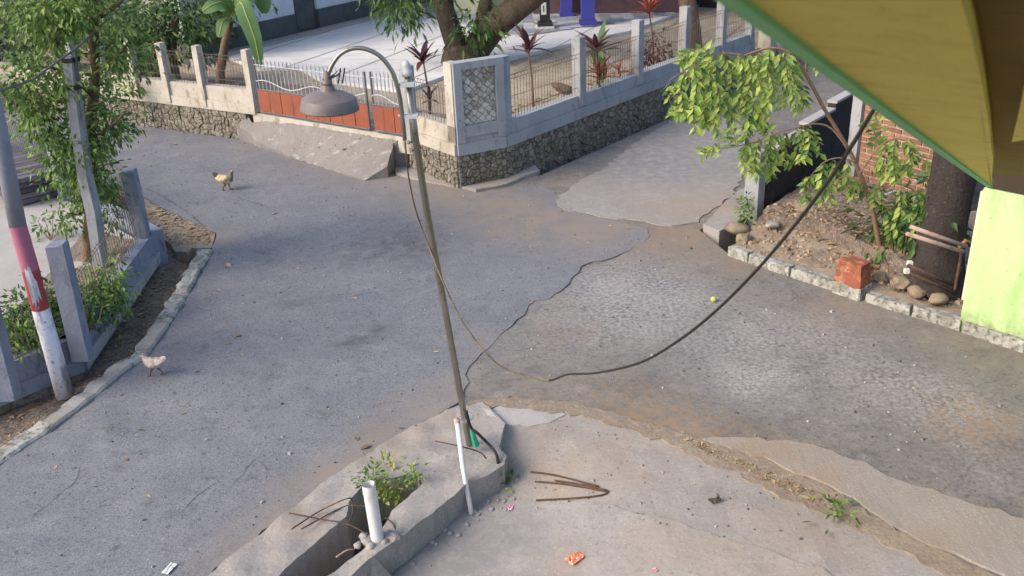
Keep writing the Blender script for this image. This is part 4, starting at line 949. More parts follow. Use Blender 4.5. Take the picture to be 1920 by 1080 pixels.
kblocks([(1362, 478), (1400, 492), (1565, 548)], kr, .55)
kblocks([(1618, 566), (1800, 622), (1920, 664), (2150, 745)], kr, .5)
p = V2(G(1588, 556)); t, n, L = frame(V2(G(1565, 550)), V2(G(1618, 568)))
sp = thing('stump', 'worn red brick stump on a white base in the kerb line', 'stump', p)
mb = MB(); mb.box(p - n * .09 + UP * .08, (.36, .27, .17), (t, n * -1, UP), taper=.97); o = mb.build('base', KERBW, sp); o.modifiers.new('bevel', 'BEVEL').width = .015
bm = bmesh.new(); bmesh.ops.create_cube(bm, size=1); bmesh.ops.subdivide_edges(bm, edges=bm.edges[:], cuts=7, use_grid_fill=True)
for v in bm.verts:
    tp_ = 1 - .16 * (v.co.z + .5); q = v.co.copy(); q = Vector((q.x * .34 * tp_, q.y * .25 * tp_, q.z * .27)); q *= 1 + .16 * mnoise.noise(q * 7) + .06 * mnoise.noise(q * 22)
    v.co = p - n * .09 + t * q.x - n * q.y + UP * (q.z + .29)
me = bpy.data.meshes.new('brick_top'); bm.to_mesh(me); bm.free(); me.materials.append(REDB); link('brick_top', me, sp)

# culvert side block between lane and bank
mb = MB(); a, b = V2(G(1318, 436)), V2(G(1402, 380))
cv = sheet('culvert_block', [(1318, 432), (1348, 446), (1392, 424), (1412, 405), (1412, 360), (1385, 366), (1350, 398)], CONC, depth=.5, grid=.12, jit=.012, dz=.09, rough_z=.03, seed=41, attrs={'dust': [(1370, 400, .5, .6)]})
tag(cv, 'rough concrete block edging the drain at the lane corner', 'concrete block')

# black wall along the lane, with its worn concrete post
dw = thing('black_wall', 'low black wall with pale coping running back along the lane', 'wall', dk0)
s0 = dk0 + tR * .25 + nR * .1
zt = .98
for k in range(9):
    a = s0 + tR * (k * 1.0); mb = MB(); wallbox(mb, a, a + tR * .985, -.06, .06, -.1, zt + .22 * min(1, k / 2.2)); mb.build('panel', BLACKW, dw)
    mb = MB(); wallbox(mb, a, a + tR * .985, -.075, .075, zt + .22 * min(1, k / 2.2) + .002, zt + .22 * min(1, k / 2.2) + .04); mb.build('coping', CONC2, dw)
post(dw, dk0, tR, .2, -.2, 1.02, POST, .2)

# brick wall
bA = V2(G(1606, 335, .3)); bB = V2(G(1762, 386, .3)); t, n, L = frame(bA, bB)
br = thing('brick_wall', 'bare red brick wall with pale mortar behind the leaning tree', 'wall', bA)
mb = MB(); wallbox(mb, bA, bB, -.14, -.006, .1, 2.5); mb.build('mortar', LMORT, br)
bl, bh = .225, .078; bk = MB(); bk.box((0, 0, 0), (bl - .024, .05, bh - .022)); bme = bk.mesh('brick', BRICK)
bk2 = MB(); bk2.box((0, 0, 0), (bl / 2 - .024, .05, bh - .022)); bme2 = bk2.mesh('brick', BRICK)
R3 = Matrix((t, n * -1, UP)).transposed().to_4x4(); rg = random.Random(3)
nrow = int(2.35 / bh); ncol = int(L / bl)
for r_ in range(nrow):
    z = .16 + r_ * bh
    for k in range(ncol + 1):
        x0 = k * bl - (bl / 2 if r_ % 2 else 0); hb = False
        if x0 < 0: x0 = 0; hb = True
        if x0 + bl > L + .02: 
            if x0 + bl / 2 > L + .02: continue
            hb = True
        xc = x0 + (bl / 4 if hb else bl / 2)
        link('brick', bme2 if hb else bme, br, mw=Matrix.Translation(bA + t * xc + UP * (z + bh / 2) + n * (-.025 + rg.uniform(.004, .014))) @ R3 @ Matrix.Rotation(rg.uniform(-.012, .012), 4, 'Y'))
mb = MB(); q = bA - t * .09; mb.box(q - n * .05 + UP * 1.25, (.17, .22, 2.5), (t, n * -1, UP)); mb.build('pillar', POST, br)
# dark weathered pillar
dA_ = V2(G(1752, 545, .2)); 
cpos = V2(G(1775, 530, .3)) + Vector((.0, .25, 0))
dtk = thing('old_tree', 'thick dark rough tree trunk between the brick wall and lime wall', 'tree', cpos + UP * .25)
mb = MB(); nn_ = 22; zz_ = [-.1, .1, .3, .5, .7, .95, 1.2, 1.5, 1.8, 2.1, 2.4, 2.8]; vs = []
for z in zz_:
    for k in range(nn_):
        an = 2 * math.pi * k / nn_; r_ = (.245 - .012 * z + .1 * math.exp(-max(z, 0) * 4)) * (1 + .12 * mnoise.noise(Vector((math.cos(an) * 1.6, math.sin(an) * 1.6, z * 1.1))) + .05 * mnoise.noise(Vector((math.cos(an) * 5, math.sin(an) * 5, z * 2))))
        vs.append(cpos + Vector((r_ * math.cos(an), r_ * math.sin(an), z + .25)))
mb.add(vs, [(i * nn_ + k, i * nn_ + (k + 1) % nn_, (i + 1) * nn_ + (k + 1) % nn_, (i + 1) * nn_ + k) for i in range(len(zz_) - 1) for k in range(nn_)]); mb.build('trunk', DARKP, dtk, True)
crown('crown', [(cpos + UP * 4.6, (1.6, 1.3, .8), 1)], 700, .2, LEAF_D, dtk, seed=61, kind='stuff')

# lime wall
la = V2(G(1800, 602, .1)); lb2 = V2(G(1920, 638, .1)); t, n, L = frame(la, lb2); lz = TZ(la, 352)
lm = thing('lime_wall', 'bright lime green painted wall standing behind the kerb', 'wall', la)
mb = MB(); wallbox(mb, la, la + t * 4.5, -.12, -.004, -.1, lz - .003); mb.build('wall_core', LIME, lm)
vs = []; fs = []; mud = []; rgw = random.Random(8)
for j in range(25):
    for i in range(61):
        z = -.1 + (lz + .1) * j / 24; q = la + t * (4.5 * i / 60) + UP * z + n * (.004 * mnoise.noise(Vector((i * .35, j * .35, 2)))); vs.append(q)
        mud.append(max(0, min(1, 1.15 * math.exp(-max(0, z - .12) / (.09 + .07 * mnoise.noise(Vector((i * .5, 0, 5))))) + .35 * max(0, mnoise.noise(Vector((i * .45, j * .12, 9)))))))
for j in range(24):
    for i in range(60): a_ = j * 61 + i; fs.append((a_, a_ + 1, a_ + 62, a_ + 61))
mb = MB(); mb.add(vs, fs); me_ = mb.mesh('wall', LIME, True); at_ = me_.attributes.new('mud', 'FLOAT', 'POINT'); at_.data.foreach_set('value', mud); link('wall', me_, lm)
mb = MB(); wallbox(mb, la - t * .06, la - t * .012, -.16, -.1, .3, lz - .08); mb.build('edge_board', CREAM, lm)
mb = MB(); wallbox(mb, la - t * .02, la + t * 4.5, -.16, .02, -.3, -.098); mb.build('footing', CONC, lm)

# rusty pipe rack
Yp = G(1795, 560, .15).y
def yb(u, v, dy=0): return AT(u, v, Yp + dy)
rk = thing('pipe_rack', 'rusty pipe frame with two pairs of rails beside the lime wall', 'pipe frame', G(1790, 555, .15))
for a, b, m in (((1707, 425, -.02), (1812, 462, .0), PALEPIPE), ((1700, 438, -.15), (1806, 472, -.1), PALEPIPE), ((1703, 497, .0), (1792, 536, .05), RUST), ((1697, 508, .1), (1788, 547, 0), RUST)):
    mb = MB(); mb.tube([yb(*a), yb(*b)], .022 if m is PALEPIPE else .018, 8); mb.build('rail', m, rk, True)
for pts in ([(1820, 462, .2), (1812, 456, .1), (1804, 466, .05), (1800, 490, .05), (1790, 545, .02)], [(1802, 500, .1), (1795, 525, .1), (1792, 545, .1)]):
    mb = MB(); mb.tube(cat([yb(*q) for q in pts], 5), .017, 8); mb.build('upright', RUST, rk, True)
mb = MB(); mb.tube([yb(1820, 458, .2), yb(1808, 452, .15), yb(1801, 465, .1)], .033, 8); mb.build('elbow', mat('ochre_elbow', lin(176, 128, 70), rough=.7), rk, True)
for (u, v) in ((1700, 508), (1706, 494)):
    mb = MB(); c = yb(u, v, .1); mb.box(c, (.05, .05, .05)); mb.build('end_plug', WHITEP, rk)
mb = MB(); mb.add([yb(1782, 522, .15), yb(1812, 495, .2), yb(1816, 525, .15), yb(1790, 540, .12), yb(1782, 525, .18), yb(1812, 498, .23), yb(1816, 528, .18), yb(1790, 543, .15)], [(0, 1, 2, 3), (7, 6, 5, 4), (0, 4, 5, 1), (1, 5, 6, 2), (2, 6, 7, 3), (3, 7, 4, 0)])
tag(mb.build('offcut', YELLOW), 'small yellowish board offcut leaning behind the pipe rack', 'board')
# stones and debris on the bank
STN = [rockmesh('stone', mat('bank_stone', lin(134, 120, 102), [(8, 4, .46, .64, lin(100, 90, 78), .8), (30, 4, .58, .7, lin(160, 146, 126), .5)], rough=.95, bump=((20, .6, .02),)), 30 + s, .65) for s in range(4)]
for i, (u, v, s, z, lb_) in enumerate([(1385, 430, .16, .12, 'rounded tan stone at the left end of the bank kerb'), (1395, 448, .12, .1, 'smaller tan stone beside the broken kerb end'), (1510, 400, .3, .22, 'big flat boulder in the shade behind the black post'),
        (1450, 395, .13, .25, 'dim stone at the foot of the black wall'), (1562, 425, .09, .25, 'pale square stone in the middle of the bank'), (1690, 530, .13, .2, 'yellowish stone above the kerb right of the stump'), (1720, 545, .13, .18, 'brown stone just above the dark kerb block'),
        (1757, 508, .1, .2, 'round grey stone under the pipe rack'), (1735, 492, .09, .2, 'reddish stone between the pipe rails'), (1650, 520, .1, .14, 'half buried stone above and right of the stump'), (1760, 560, .12, .18, 'stone at the foot of the pipe rack'), (1500, 385, .12, .27, 'small stone beside the flat boulder'), (1620, 500, .09, .15, 'small stone buried in the bank behind the stump')]):
    p = G(u, v, z); o = link('stone', STN[i % 4], None, mw=Matrix.Translation(p) @ Matrix.Rotation(i * 1.3, 4, 'Z') @ Matrix.Diagonal((s, s * .8, s * .8, 1))); tag(o, lb_, 'stone', 'stones on the roadside bank')
o = link('concrete_lump', CH[0], None, mw=Matrix.Translation(G(1450, 421, .22)) @ Matrix.Rotation(.5, 4, 'Z') @ Matrix.Diagonal((.12, .07, .06, 1))); o.data = o.data.copy(); o.data.materials[0] = KERBW; tag(o, 'whitish broken concrete lump at the foot of the black post', 'rubble')
for a, b, lb_ in (((1655, 367), (1680, 357), 'lower short white stick in the leaves before the bricks'), ((1711, 343), (1735, 332), 'upper short white stick in the leaves before the bricks')):
    mb = MB(); Y_ = G(1700, 440, .3).y; mb.tube([AT(*a, Y_), AT(*b, Y_)], .011, 6); tag(mb.build('white_stick', PVC), lb_, 'stick')

# ================================================================== EAVE
E0 = CAM + ray(1362, 0).normalized() * 1.7; E1 = Vector((la.x, la.y, lz + .02)) - t * .04
E1 = CAM + ray(1850, 348).normalized() * (E1 - CAM).length * .9
e = (E1 - E0).normalized(); tr = Vector((e.y, -e.x, 0)).normalized(); nP = tr.cross(e).normalized()
if nP.z < 0: nP = -nP
def onpl(u, v, off=0.0):
    r_ = ray(u, v); o_ = E0 + nP * off; return CAM + r_ * ((o_ - CAM).dot(nP) / r_.dot(nP))
ev = thing('eave', 'yellow board eave with green edge trim overhanging from top right', 'eave', E1)
seam = [(1858, 352), (1862, 300), (1853, 225), (1838, 140), (1820, 60), (1800, -5), (1775, -80)]
def plate(pts, off0, off1, m, name, parent):
    mb = MB(); A = [p + nP * off0 for p in pts]; Bq = [p + nP * off1 for p in pts]; n_ = len(pts)
    mb.add(A + Bq, [tuple(range(n_)), tuple(range(n_, 2 * n_))[::-1]] + [((i + 1) % n_, i, n_ + i, n_ + (i + 1) % n_) for i in range(n_)]); return mb.build(name, m, parent)
sp_ = [onpl(u, v) for u, v in seam]
Eb = E0 - e * .45
plate([Eb + tr * .034, E1 + tr * .042] + sp_, 0, .03, YELLOW, 'soffit', ev)
plate([Eb, E1, E1 + tr * .05, Eb + tr * .038], -.012, .05, GREENT, 'edge_trim', ev)
rp = [onpl(u, v, .05) for u, v in [(1866, 300), (1846, 150), (1810, -5), (1780, -80), (2150, -60), (2150, 60), (1960, 140), (1895, 290)]]
plate(rp, .05, .08, OLIVE, 'inner_board', ev)
plate([Eb + tr * .01, E1 + e * .1 + tr * .01, E1 + e * .1 + tr * 3.5, Eb + tr * 3.5], .12, .16, OLIVE, 'roof_deck', ev)
mb = MB(); c = la + UP * (lz + .2) - n * .06; wallbox(mb, la + t * .02, la + t * 4.5, -.2, -.02, lz + .004, lz + .32); mb.build('header_beam', DARKB, ev)
yb_ = [onpl(1920, 165, .02), onpl(1905, 235, .02), onpl(1898, 262, .02), onpl(1960, 250, .02), onpl(1960, 150, .02)]
plate(yb_, -.01, .02, YELLOW, 'bracket', ev)
# building body behind the eave
mb = MB(); wallbox(mb, la + t * .9 - n * .4, la + t * 4.5 - n * .4, -.1, 0, lz, lz + 1.2); mb.build('back_board', DARKB, ev)

# ================================================================== VEGETATION
# ---- leaning sapling with drooping twigs
tb = G(1650, 462, .32); Yt = tb.y
sap = thing('sapling', 'leaning young tree with drooping light green leaf sprays over the bank', 'tree', tb)
def TP(pts, dy=0.0): return [AT(q[0], q[1], Yt + dy + (q[2] if len(q) > 2 else 0)) for q in pts]
stem = cat(TP([(1650, 466), (1643, 430), (1636, 395), (1625, 360), (1612, 325), (1596, 290), (1572, 248), (1546, 205), (1522, 160), (1500, 122), (1478, 98), (1452, 90), (1425, 94), (1395, 104)]), 5)
mb = MB(); k = len(stem); mb.tube(stem, [.026 * (1 - i / k) ** .7 + .006 for i in range(k)], 9)
bra = [TP([(1395, 104), (1360, 100), (1325, 112), (1285, 132), (1255, 150)], -.1), TP([(1590, 280), (1560, 242), (1530, 232), (1490, 240), (1450, 252), (1410, 268), (1370, 276), (1344, 280)], -.15), TP([(1612, 325), (1640, 285), (1668, 262), (1700, 265), (1725, 290)], -.2),
       TP([(1604, 305), (1575, 296), (1545, 304), (1520, 330)], -.2), TP([(1628, 370), (1660, 345), (1700, 350), (1735, 375)], .1), TP([(1640, 410), (1672, 390), (1710, 395)], .1), TP([(1510, 140), (1512, 110), (1508, 92)], 0), TP([(1500, 122), (1470, 118), (1430, 122)], .1), TP([(1620, 345), (1585, 330), (1560, 345)], -.3)]
for b in bra:
    c = cat(b, 4); mb.tube(c, [.009 * (1 - i / len(c)) + .003 for i in range(len(c))], 6)
twigs = [[(1258, 148), (1252, 175), (1262, 205), (1258, 214)], [(1285, 132), (1276, 165), (1282, 200), (1268, 214)], [(1300, 124), (1306, 160), (1300, 205), (1304, 248)], [(1322, 113), (1332, 150), (1322, 195), (1312, 225)], [(1345, 106), (1342, 150), (1350, 195), (1340, 225), (1346, 252)],
         [(1362, 101), (1372, 140), (1362, 190), (1372, 222)], [(1382, 102), (1390, 145), (1384, 185), (1392, 215)], [(1400, 103), (1410, 140), (1400, 190), (1404, 240), (1396, 262)], [(1422, 96), (1424, 140), (1432, 180), (1420, 215), (1428, 232)], [(1445, 92), (1440, 130), (1450, 165), (1436, 200)],
         [(1462, 94), (1462, 130), (1474, 160), (1462, 190)], [(1478, 100), (1486, 140), (1500, 175), (1507, 198)], [(1314, 118), (1290, 110), (1275, 118)], [(1335, 108), (1316, 90), (1290, 98)],
         [(1350, 279), (1330, 276), (1312, 285)], [(1400, 270), (1390, 300), (1402, 322)], [(1425, 262), (1415, 300), (1420, 330)], [(1445, 254), (1440, 290), (1450, 318)], [(1470, 246), (1466, 285), (1478, 310)], [(1492, 240), (1495, 275), (1490, 300)], [(1515, 234), (1520, 262), (1515, 290)], [(1380, 274), (1376, 250), (1366, 236)], [(1440, 254), (1430, 228), (1415, 218)],
         [(1520, 330), (1508, 350), (1512, 375)], [(1540, 305), (1532, 340), (1540, 360)], [(1562, 298), (1560, 330), (1568, 356)], [(1590, 300), (1588, 330), (1600, 352)], [(1560, 345), (1555, 365), (1560, 385)],
         [(1640, 285), (1640, 250), (1625, 225)], [(1660, 265), (1650, 300), (1660, 330)], [(1680, 260), (1676, 300), (1682, 340)], [(1700, 265), (1712, 290), (1708, 325)], [(1725, 290), (1735, 310), (1730, 330)], [(1655, 350), (1652, 375), (1660, 395)], [(1690, 348), (1688, 380), (1696, 405)], [(1715, 360), (1722, 390), (1716, 415)], [(1735, 375), (1742, 395), (1738, 420)],
         [(1690, 392), (1680, 420), (1690, 445)], [(1665, 395), (1668, 425), (1672, 455)], [(1705, 396), (1712, 420), (1705, 440)], [(1620, 345), (1606, 350), (1600, 372)], [(1635, 330), (1660, 312), (1690, 320)], [(1508, 92), (1500, 84), (1496, 78)], [(1512, 105), (1528, 118), (1534, 130)]]
LP, LD, LN, LL, LR = [], [], [], [], []
rs = np.random.RandomState(4)
alltw = list(twigs)
for tw in twigs:
    for rep in range(2 if tw[0][0] < 1520 else 1):
        jx, jy = rs.uniform(-16, 16), rs.uniform(-10, 12); sc2 = rs.uniform(.75, 1.05)
        alltw.append([(tw[0][0] + jx * .6 + (q[0] - tw[0][0]) * 1.0 + jx * .4 * i, tw[0][1] + jy + (q[1] - tw[0][1]) * sc2) for i, q in enumerate(tw)])
for ti, tw in enumerate(alltw):
    dy = rs.uniform(-.4, .3); c = cat(TP(tw, dy), 6); mb.tube(c, [.0035] * len(c), 5)
    Ltot = sum((c[i + 1] - c[i]).length for i in range(len(c) - 1)); nl_ = max(5, int(Ltot / .03)); side = 1
    for j in range(nl_):
        f = (j + .5) / nl_ * (len(c) - 1); i = int(f); p = c[i].lerp(c[min(i + 1, len(c) - 1)], f - i); d = (c[min(i + 1, len(c) - 1)] - c[max(i - 1, 0)]).normalized()
        side = -side; sv = Vector((d.z, rs.uniform(-.6, .6), -d.x)).normalized() * side
        dd = d * .55 + sv * .75 + Vector((rs.uniform(-.25, .25), rs.uniform(-.5, .25), -.25))
        LP.append(p); LD.append(dd); LN.append(Vector((rs.uniform(-.5, .3), -.55 + rs.uniform(-.4, .4), .75))); LL.append(rs.uniform(.075, .145)); LR.append(min(.999, max(0, rs.normal(.55 if tw[0][0] < 1480 else .3, .3))))  # lit left sprays and shaded right ones are set in the leaf colour
mb.build('trunk', TWIG, sap, True)
# the larger leaves are parts of their own, the rest one mass
NL = len(LP); order = rs.permutation(NL); big = set(order[:290].tolist())
def leafmat(i):
    a = np.array(lin(60, 102, 46)[:3]); b = np.array(lin(176, 194, 98)[:3]); c = a + (b - a) * i
    return mat('leaf_tone_%d' % int(i * 10), (*c.tolist(), 1), rough=.45, spec=.4, transl=.35)
lv2 = {}
for i in big:
    tone = int(LR[i] * 10); key = tone
    if key not in lv2:
        me_ = leaves_mesh('leaf', np.array([[0, 0, 0]]), np.array([[1., 0, 0]]), np.array([[0, 0, 1.]]), np.array([1.]), np.array([.45]), np.array([0.]), leafmat(tone / 10), curl=.1); lv2[key] = me_
    d = LD[i].normalized(); s_ = d.cross(LN[i]).normalized(); nn = s_.cross(d)
    R = Matrix((d, s_ * -1, nn)).transposed().to_4x4()
    link('leaf', lv2[key], sap, mw=Matrix.Translation(LP[i]) @ R @ Matrix.Scale(LL[i], 4))
rest = [i for i in range(NL) if i not in big]
A_ = lambda X: np.array([list(X[i]) for i in rest])
link('foliage', leaves_mesh('foliage', A_(LP), A_(LD), A_(LN), np.array([LL[i] for i in rest]), np.array([LL[i] * .45 for i in rest]), np.array([LR[i] for i in rest]), LEAF_S, .1), sap, 'stuff')

# undergrowth at the foot of the sapling
ub = G(1690, 470, .3); us = thing('shrub', 'dark leafy shrub growing at the foot of the leaning tree', 'shrub', ub)
crown('foliage', [(AT(1690, 430, Yt + .15), (.3, .3, .35), 1.2), (AT(1715, 395, Yt + .3), (.25, .25, .3), .8), (AT(1668, 455, Yt), (.2, .2, .15), .5), (AT(1700, 455, Yt), (.25, .25, .2), .7), (AT(1742, 415, Yt - .6), (.16, .2, .25), .6), (AT(1738, 365, Yt - .5), (.15, .2, .2), .45)], 820, .13, LEAF_D, us, kind='stuff', seed=2)
mb = MB()
for k in range(5): mb.tube([ub + Vector((.05 * k - .1, 0, -.05)), ub + Vector((.09 * k - .2, .1, .3)), AT(1670 + 14 * k, 420 - 6 * k, Yt + .2)], [.012, .009, .004], 5)
mb.build('stem', TWIG, us)

# ---- left roadside tree
lt0 = G(166, 484, .32); Yt2 = lt0.y
lt = thing('roadside_tree', 'tall leafy tree wrapped round the slender pole on the left', 'tree', lt0)
mb = MB(); tk = cat([lt0 - UP * .2, lt0, AT(172, 380, Yt2 + .1), AT(168, 260, Yt2 + .2), AT(178, 150, Yt2 + .2), AT(176, 20, Yt2 + .2), AT(180, -120, Yt2 + .2)], 5)
mb.tube(tk, [.1 - .06 * i / len(tk) for i in range(len(tk))], 10)
for pts in ([(170, 300), (120, 260), (60, 215)], [(175, 180), (110, 130), (40, 130)], [(178, 140), (215, 110), (240, 80)], [(172, 260), (205, 240), (230, 215)], [(170, 330), (130, 320), (95, 290)], [(176, 60), (120, 20), (80, -30)], [(176, 40), (230, 0), (260, -40)], [(170, 370), (150, 400), (130, 400)]):
    c = cat([AT(u, v, Yt2 + .15 - .25 * i) for i, (u, v) in enumerate(pts)], 4); mb.tube(c, [.03 - .022 * i / len(c) for i in range(len(c))], 6)
mb.build('trunk', BARK, lt, True)
def bl(u, v, dy, rx, ry, rz, w_): return (AT(u, v, Yt2 + dy), (rx, ry, rz), w_)
crown('crown', [bl(165, 30, .2, .75, .7, .6, 3), bl(90, 10, .1, .5, .5, .4, 1.4), bl(100, 130, -.1, .5, .5, .38, 1.5), bl(55, 195, -.2, .25, .3, .22, .6), bl(90, 235, -.1, .32, .4, .25, 1.0), bl(165, 190, .35, .42, .4, .4, 1.4), bl(195, 250, .1, .3, .35, .3, 1.1), bl(215, 215, 0, .16, .2, .2, .5), bl(140, 300, .1, .32, .35, .28, 1.0), bl(105, 290, -.1, .25, .3, .18, .6),
               bl(190, 330, .2, .22, .3, .28, .9), bl(150, 360, 0, .25, .25, .2, .6), bl(135, 405, -.1, .16, .2, .13, .35), bl(205, 400, 0, .1, .15, .18, .3), bl(230, 95, .1, .3, .3, .3, .7), bl(120, 345, 0, .1, .1, .15, .2)], 6600, .085, LEAF_D2, lt, droop=.55, seed=6, kind='stuff')
crown('crown', [bl(60, 150, -.3, .35, .3, .3, 1), bl(85, 30, -.3, .3, .3, .35, 1), bl(150, -10, -.3, .4, .3, .3, 1), bl(70, 210, -.3, .2, .2, .15, .5), bl(140, 280, -.3, .2, .2, .2, .6), bl(225, 110, -.2, .25, .2, .2, .5)], 2600, .082, LEAF_T, lt, droop=.55, seed=7, kind='stuff')

# shrubs inside the left fence
for i, (u, v, r_, n_, lb_) in enumerate([(195, 545, (.32, .38, .26), 1100, 'green shrub filling the fence gap right of the thick post'), (62, 605, (.34, .3, .34), 1300, 'green shrub behind the striped pole'), (25, 645, (.32, .3, .28), 1000, 'dark shrub in the lower left fence corner'), (120, 565, (.2, .22, .3), 600, 'small shrub between thick post and striped pole'), (95, 425, (.25, .2, .12), 130, 'spindly plant with drooping leaves behind the thick post'), (170, 590, (.22, .2, .14), 260, 'low creeper leaning over the fence wall')]):
    p = G(u, v + 25, .32); s = thing('shrub', lb_, 'shrub', p, 'shrubs inside the left fence')
    cpt = AT(u, v, p.y + .1)
    crown('foliage', [(cpt, r_, 1)], n_, .075, LEAF_D if i % 2 else LEAF_T, s, kind='stuff', seed=20 + i)
    mb = MB()
    for k in range(4): mb.tube([p, p.lerp(cpt, .5) + Vector((.06 * k - .09, 0, 0)), cpt + Vector((.1 * k - .15, 0, .1))], [.01, .008, .004], 5)
    mb.build('stem', TWIG, s)

# ---- mango tree in the courtyard
mt0 = G(872, 116, .58); Ym = mt0.y
mg = thing('mango_tree', 'thick forked mango tree in the courtyard behind the mosaic corner', 'tree', mt0)
mb = MB()
def MP(pts): return cat([AT(u, v, Ym + dy) for u, v, dy in pts], 6)
c = MP([(872, 122, 0), (872, 108, 0), (873, 95, 0), (874, 84, 0)]); mb.tube(c, [.56 - .14 * i / len(c) for i in range(len(c))], 16)
c = MP([(872, 112, 0), (856, 84, 0), (842, 45, .1), (832, 10, .2), (826, -40, .3), (800, -130, .3)]); mb.tube(c, [.27 - .09 * i / len(c) for i in range(len(c))], 12)
c = MP([(878, 112, 0), (900, 82, 0), (928, 48, -.1), (965, 18, -.2), (1010, -18, -.3), (1060, -70, -.3)]); mb.tube(c, [.34 - .1 * i / len(c) for i in range(len(c))], 12)
c = MP([(890, 90, .1), (905, 40, .3), (915, -20, .4), (930, -100, .4)]); mb.tube(c, [.2 - .08 * i / len(c) for i in range(len(c))], 10)
mb.build('trunk', BARKD, mg, True)
def bm_(u, v, dy, rx, ry, rz, w_): return (AT(u, v, Ym + dy), (rx, ry, rz), w_)
crown('crown', [bm_(888, 62, -.3, .26, .2, .26, .9), bm_(905, 38, -.3, .22, .2, .24, .7), bm_(745, 12, -.4, .35, .4, .22, .8), bm_(765, 32, -.5, .2, .2, .2, .5), bm_(710, -8, 0, .4, .4, .2, .7), bm_(790, -15, 0, .5, .4, .25, .8), bm_(930, -85, -.4, .8, .6, .3, .8), bm_(1000, -90, -.4, .6, .5, .25, .6)], 1150, .22, LEAF_D, mg, droop=.8, wid=.26, seed=9, kind='stuff')
crown('crown', [bm_(850, -190, 0, 3.2, 2.4, 1.1, 1)], 2200, .26, LEAF_D, mg, droop=.7, wid=.28, seed=10, kind='stuff')

# ---- trunk of the second courtyard tree
s0_ = G(1300, 92, .55); Ys = s0_.y
t2 = thing('courtyard_tree', 'bare upright tree trunk behind the lane-side fence', 'tree', s0_)
mb = MB(); c = cat([AT(1298, 100, Ys), AT(1296, 60, Ys), AT(1292, 25, Ys), AT(1287, -15, Ys), AT(1282, -120, Ys)], 6); mb.tube(c, [.24 - .07 * i / len(c) for i in range(len(c))], 12)
c = cat([AT(1290, 15, Ys), AT(1275, -10, Ys), AT(1262, -50, Ys)], 5); mb.tube(c, [.12 - .05 * i / len(c) for i in range(len(c))], 8); mb.build('trunk', BARK, t2, True)
crown('crown', [(AT(1285, -190, Ys), (1.6, 1.4, .8), 1)], 900, .2, LEAF_D, t2, seed=12, kind='stuff')

# ---- cordyline and other bedding plants, each leaf a part
def strap_leaf(L, Wd, droop, m, nm='leaf'):
    mb = MB(); n_ = 6; vs = []
    for i in range(n_ + 1):
        k = i / n_; w_ = Wd * math.sin(math.pi * min(.98, .12 + .86 * k)) ** .8; x = L * k; z = L * (.1 * k - droop * k * k)
        vs += [(x, -w_ / 2, z + .15 * w_), (x, 0, z), (x, w_ / 2, z + .15 * w_)]
    fs = []
    for i in range(n_): fs += [(3 * i, 3 * i + 3, 3 * i + 4, 3 * i + 1), (3 * i + 1, 3 * i + 4, 3 * i + 5, 3 * i + 2)]
    mb.add(vs, fs); return mb.mesh(nm, m, True)
def cordyline(label, u, v, z0, utop, vtop, L, m, nleaf, seed, wd=.09, grp='purple leaved cordyline plants'):
    p = G(u, v, z0); top = AT(utop, vtop, p.y); s = thing('cordyline', label, 'plant', p, grp)
    mb = MB(); mb.tube([p - UP * .1, p.lerp(top, .5) + Vector((.02, 0, 0)), top], [.022, .018, .014], 7); mb.build('stem', BARK, s, True)
    rg = random.Random(seed); ms = [strap_leaf(1, wd / .4, .15 + .1 * k, m) for k in range(3)]
    for k in range(nleaf):
        az = k * 2.4 + rg.uniform(-.3, .3); el = math.radians(rg.uniform(5, 72)); s_ = L * rg.uniform(.75, 1.1)
        link('leaf', ms[k % 3], s, mw=Matrix.Translation(top + UP * rg.uniform(-.08, .02)) @ Matrix.Rotation(az, 4, 'Z') @ Matrix.Rotation(-el, 4, 'Y') @ Matrix.Scale(s_, 4))
    return s
cordyline('dark cordyline rising behind the right gate pier', 806, 215, .9, 793, 112, .42, LEAF_R, 14, 1)
cordyline('short dark cordyline below the taller one at the gate pier', 803, 222, .85, 806, 182, .26, LEAF_R, 9, 2)
cordyline('dark cordyline on a thin stem behind the first lane-side mesh', 1000, 195, .75, 990, 92, .48, LEAF_R, 16, 3)
cordyline('dense dark cordyline between the first two lane-side posts', 1120, 175, .75, 1118, 92, .5, LEAF_R, 16, 4)
cordyline('reddish lower cordyline between the first two lane-side posts', 1122, 185, .75, 1122, 140, .42, LEAF_RED, 16, 5, .07)
cordyline('red feathery cordyline on a tall thin stem by the veranda', 1226, 110, .65, 1217, 22, .55, LEAF_RED, 22, 6, .05)
cordyline('small reddish plant in the bed beside the second lane-side post', 1165, 160, .75, 1160, 130, .3, LEAF_RED, 12, 7, .06)
p = G(1128, 150, .6); bp = thing('broad_leaf_plant', 'upright broad yellow green leaf behind the dense cordyline', 'plant', p)
ml = strap_leaf(1, .42, .05, LEAF_B)
for k, (az, el, s_) in enumerate(((.3, 1.45, 1.15), (2.2, 1.2, .8), (4.5, 1.0, .6))): link('leaf', ml, bp, mw=Matrix.Translation(p) @ Matrix.Rotation(az, 4, 'Z') @ Matrix.Rotation(-el, 4, 'Y') @ Matrix.Scale(s_, 4))
mb = MB(); mb.tube([p - UP * .2, p + UP * .2], .03, 6); mb.build('stem', LEAF_B, bp)
p = G(1252, 112, .75); s = thing('shrub', 'low dark reddish shrub between the second and third lane-side posts', 'shrub', p)
crown('foliage', [(AT(1235, 100, p.y), (.4, .3, .2), 1)], 320, .13, LEAF_R, s, kind='stuff', seed=31)
mb = MB(); mb.tube([p - UP * .1, AT(1240, 105, p.y)], [.02, .01], 5); mb.build('stem', TWIG, s)
p = G(1045, 160, .7); mb = MB(); rgx = random.Random(3)
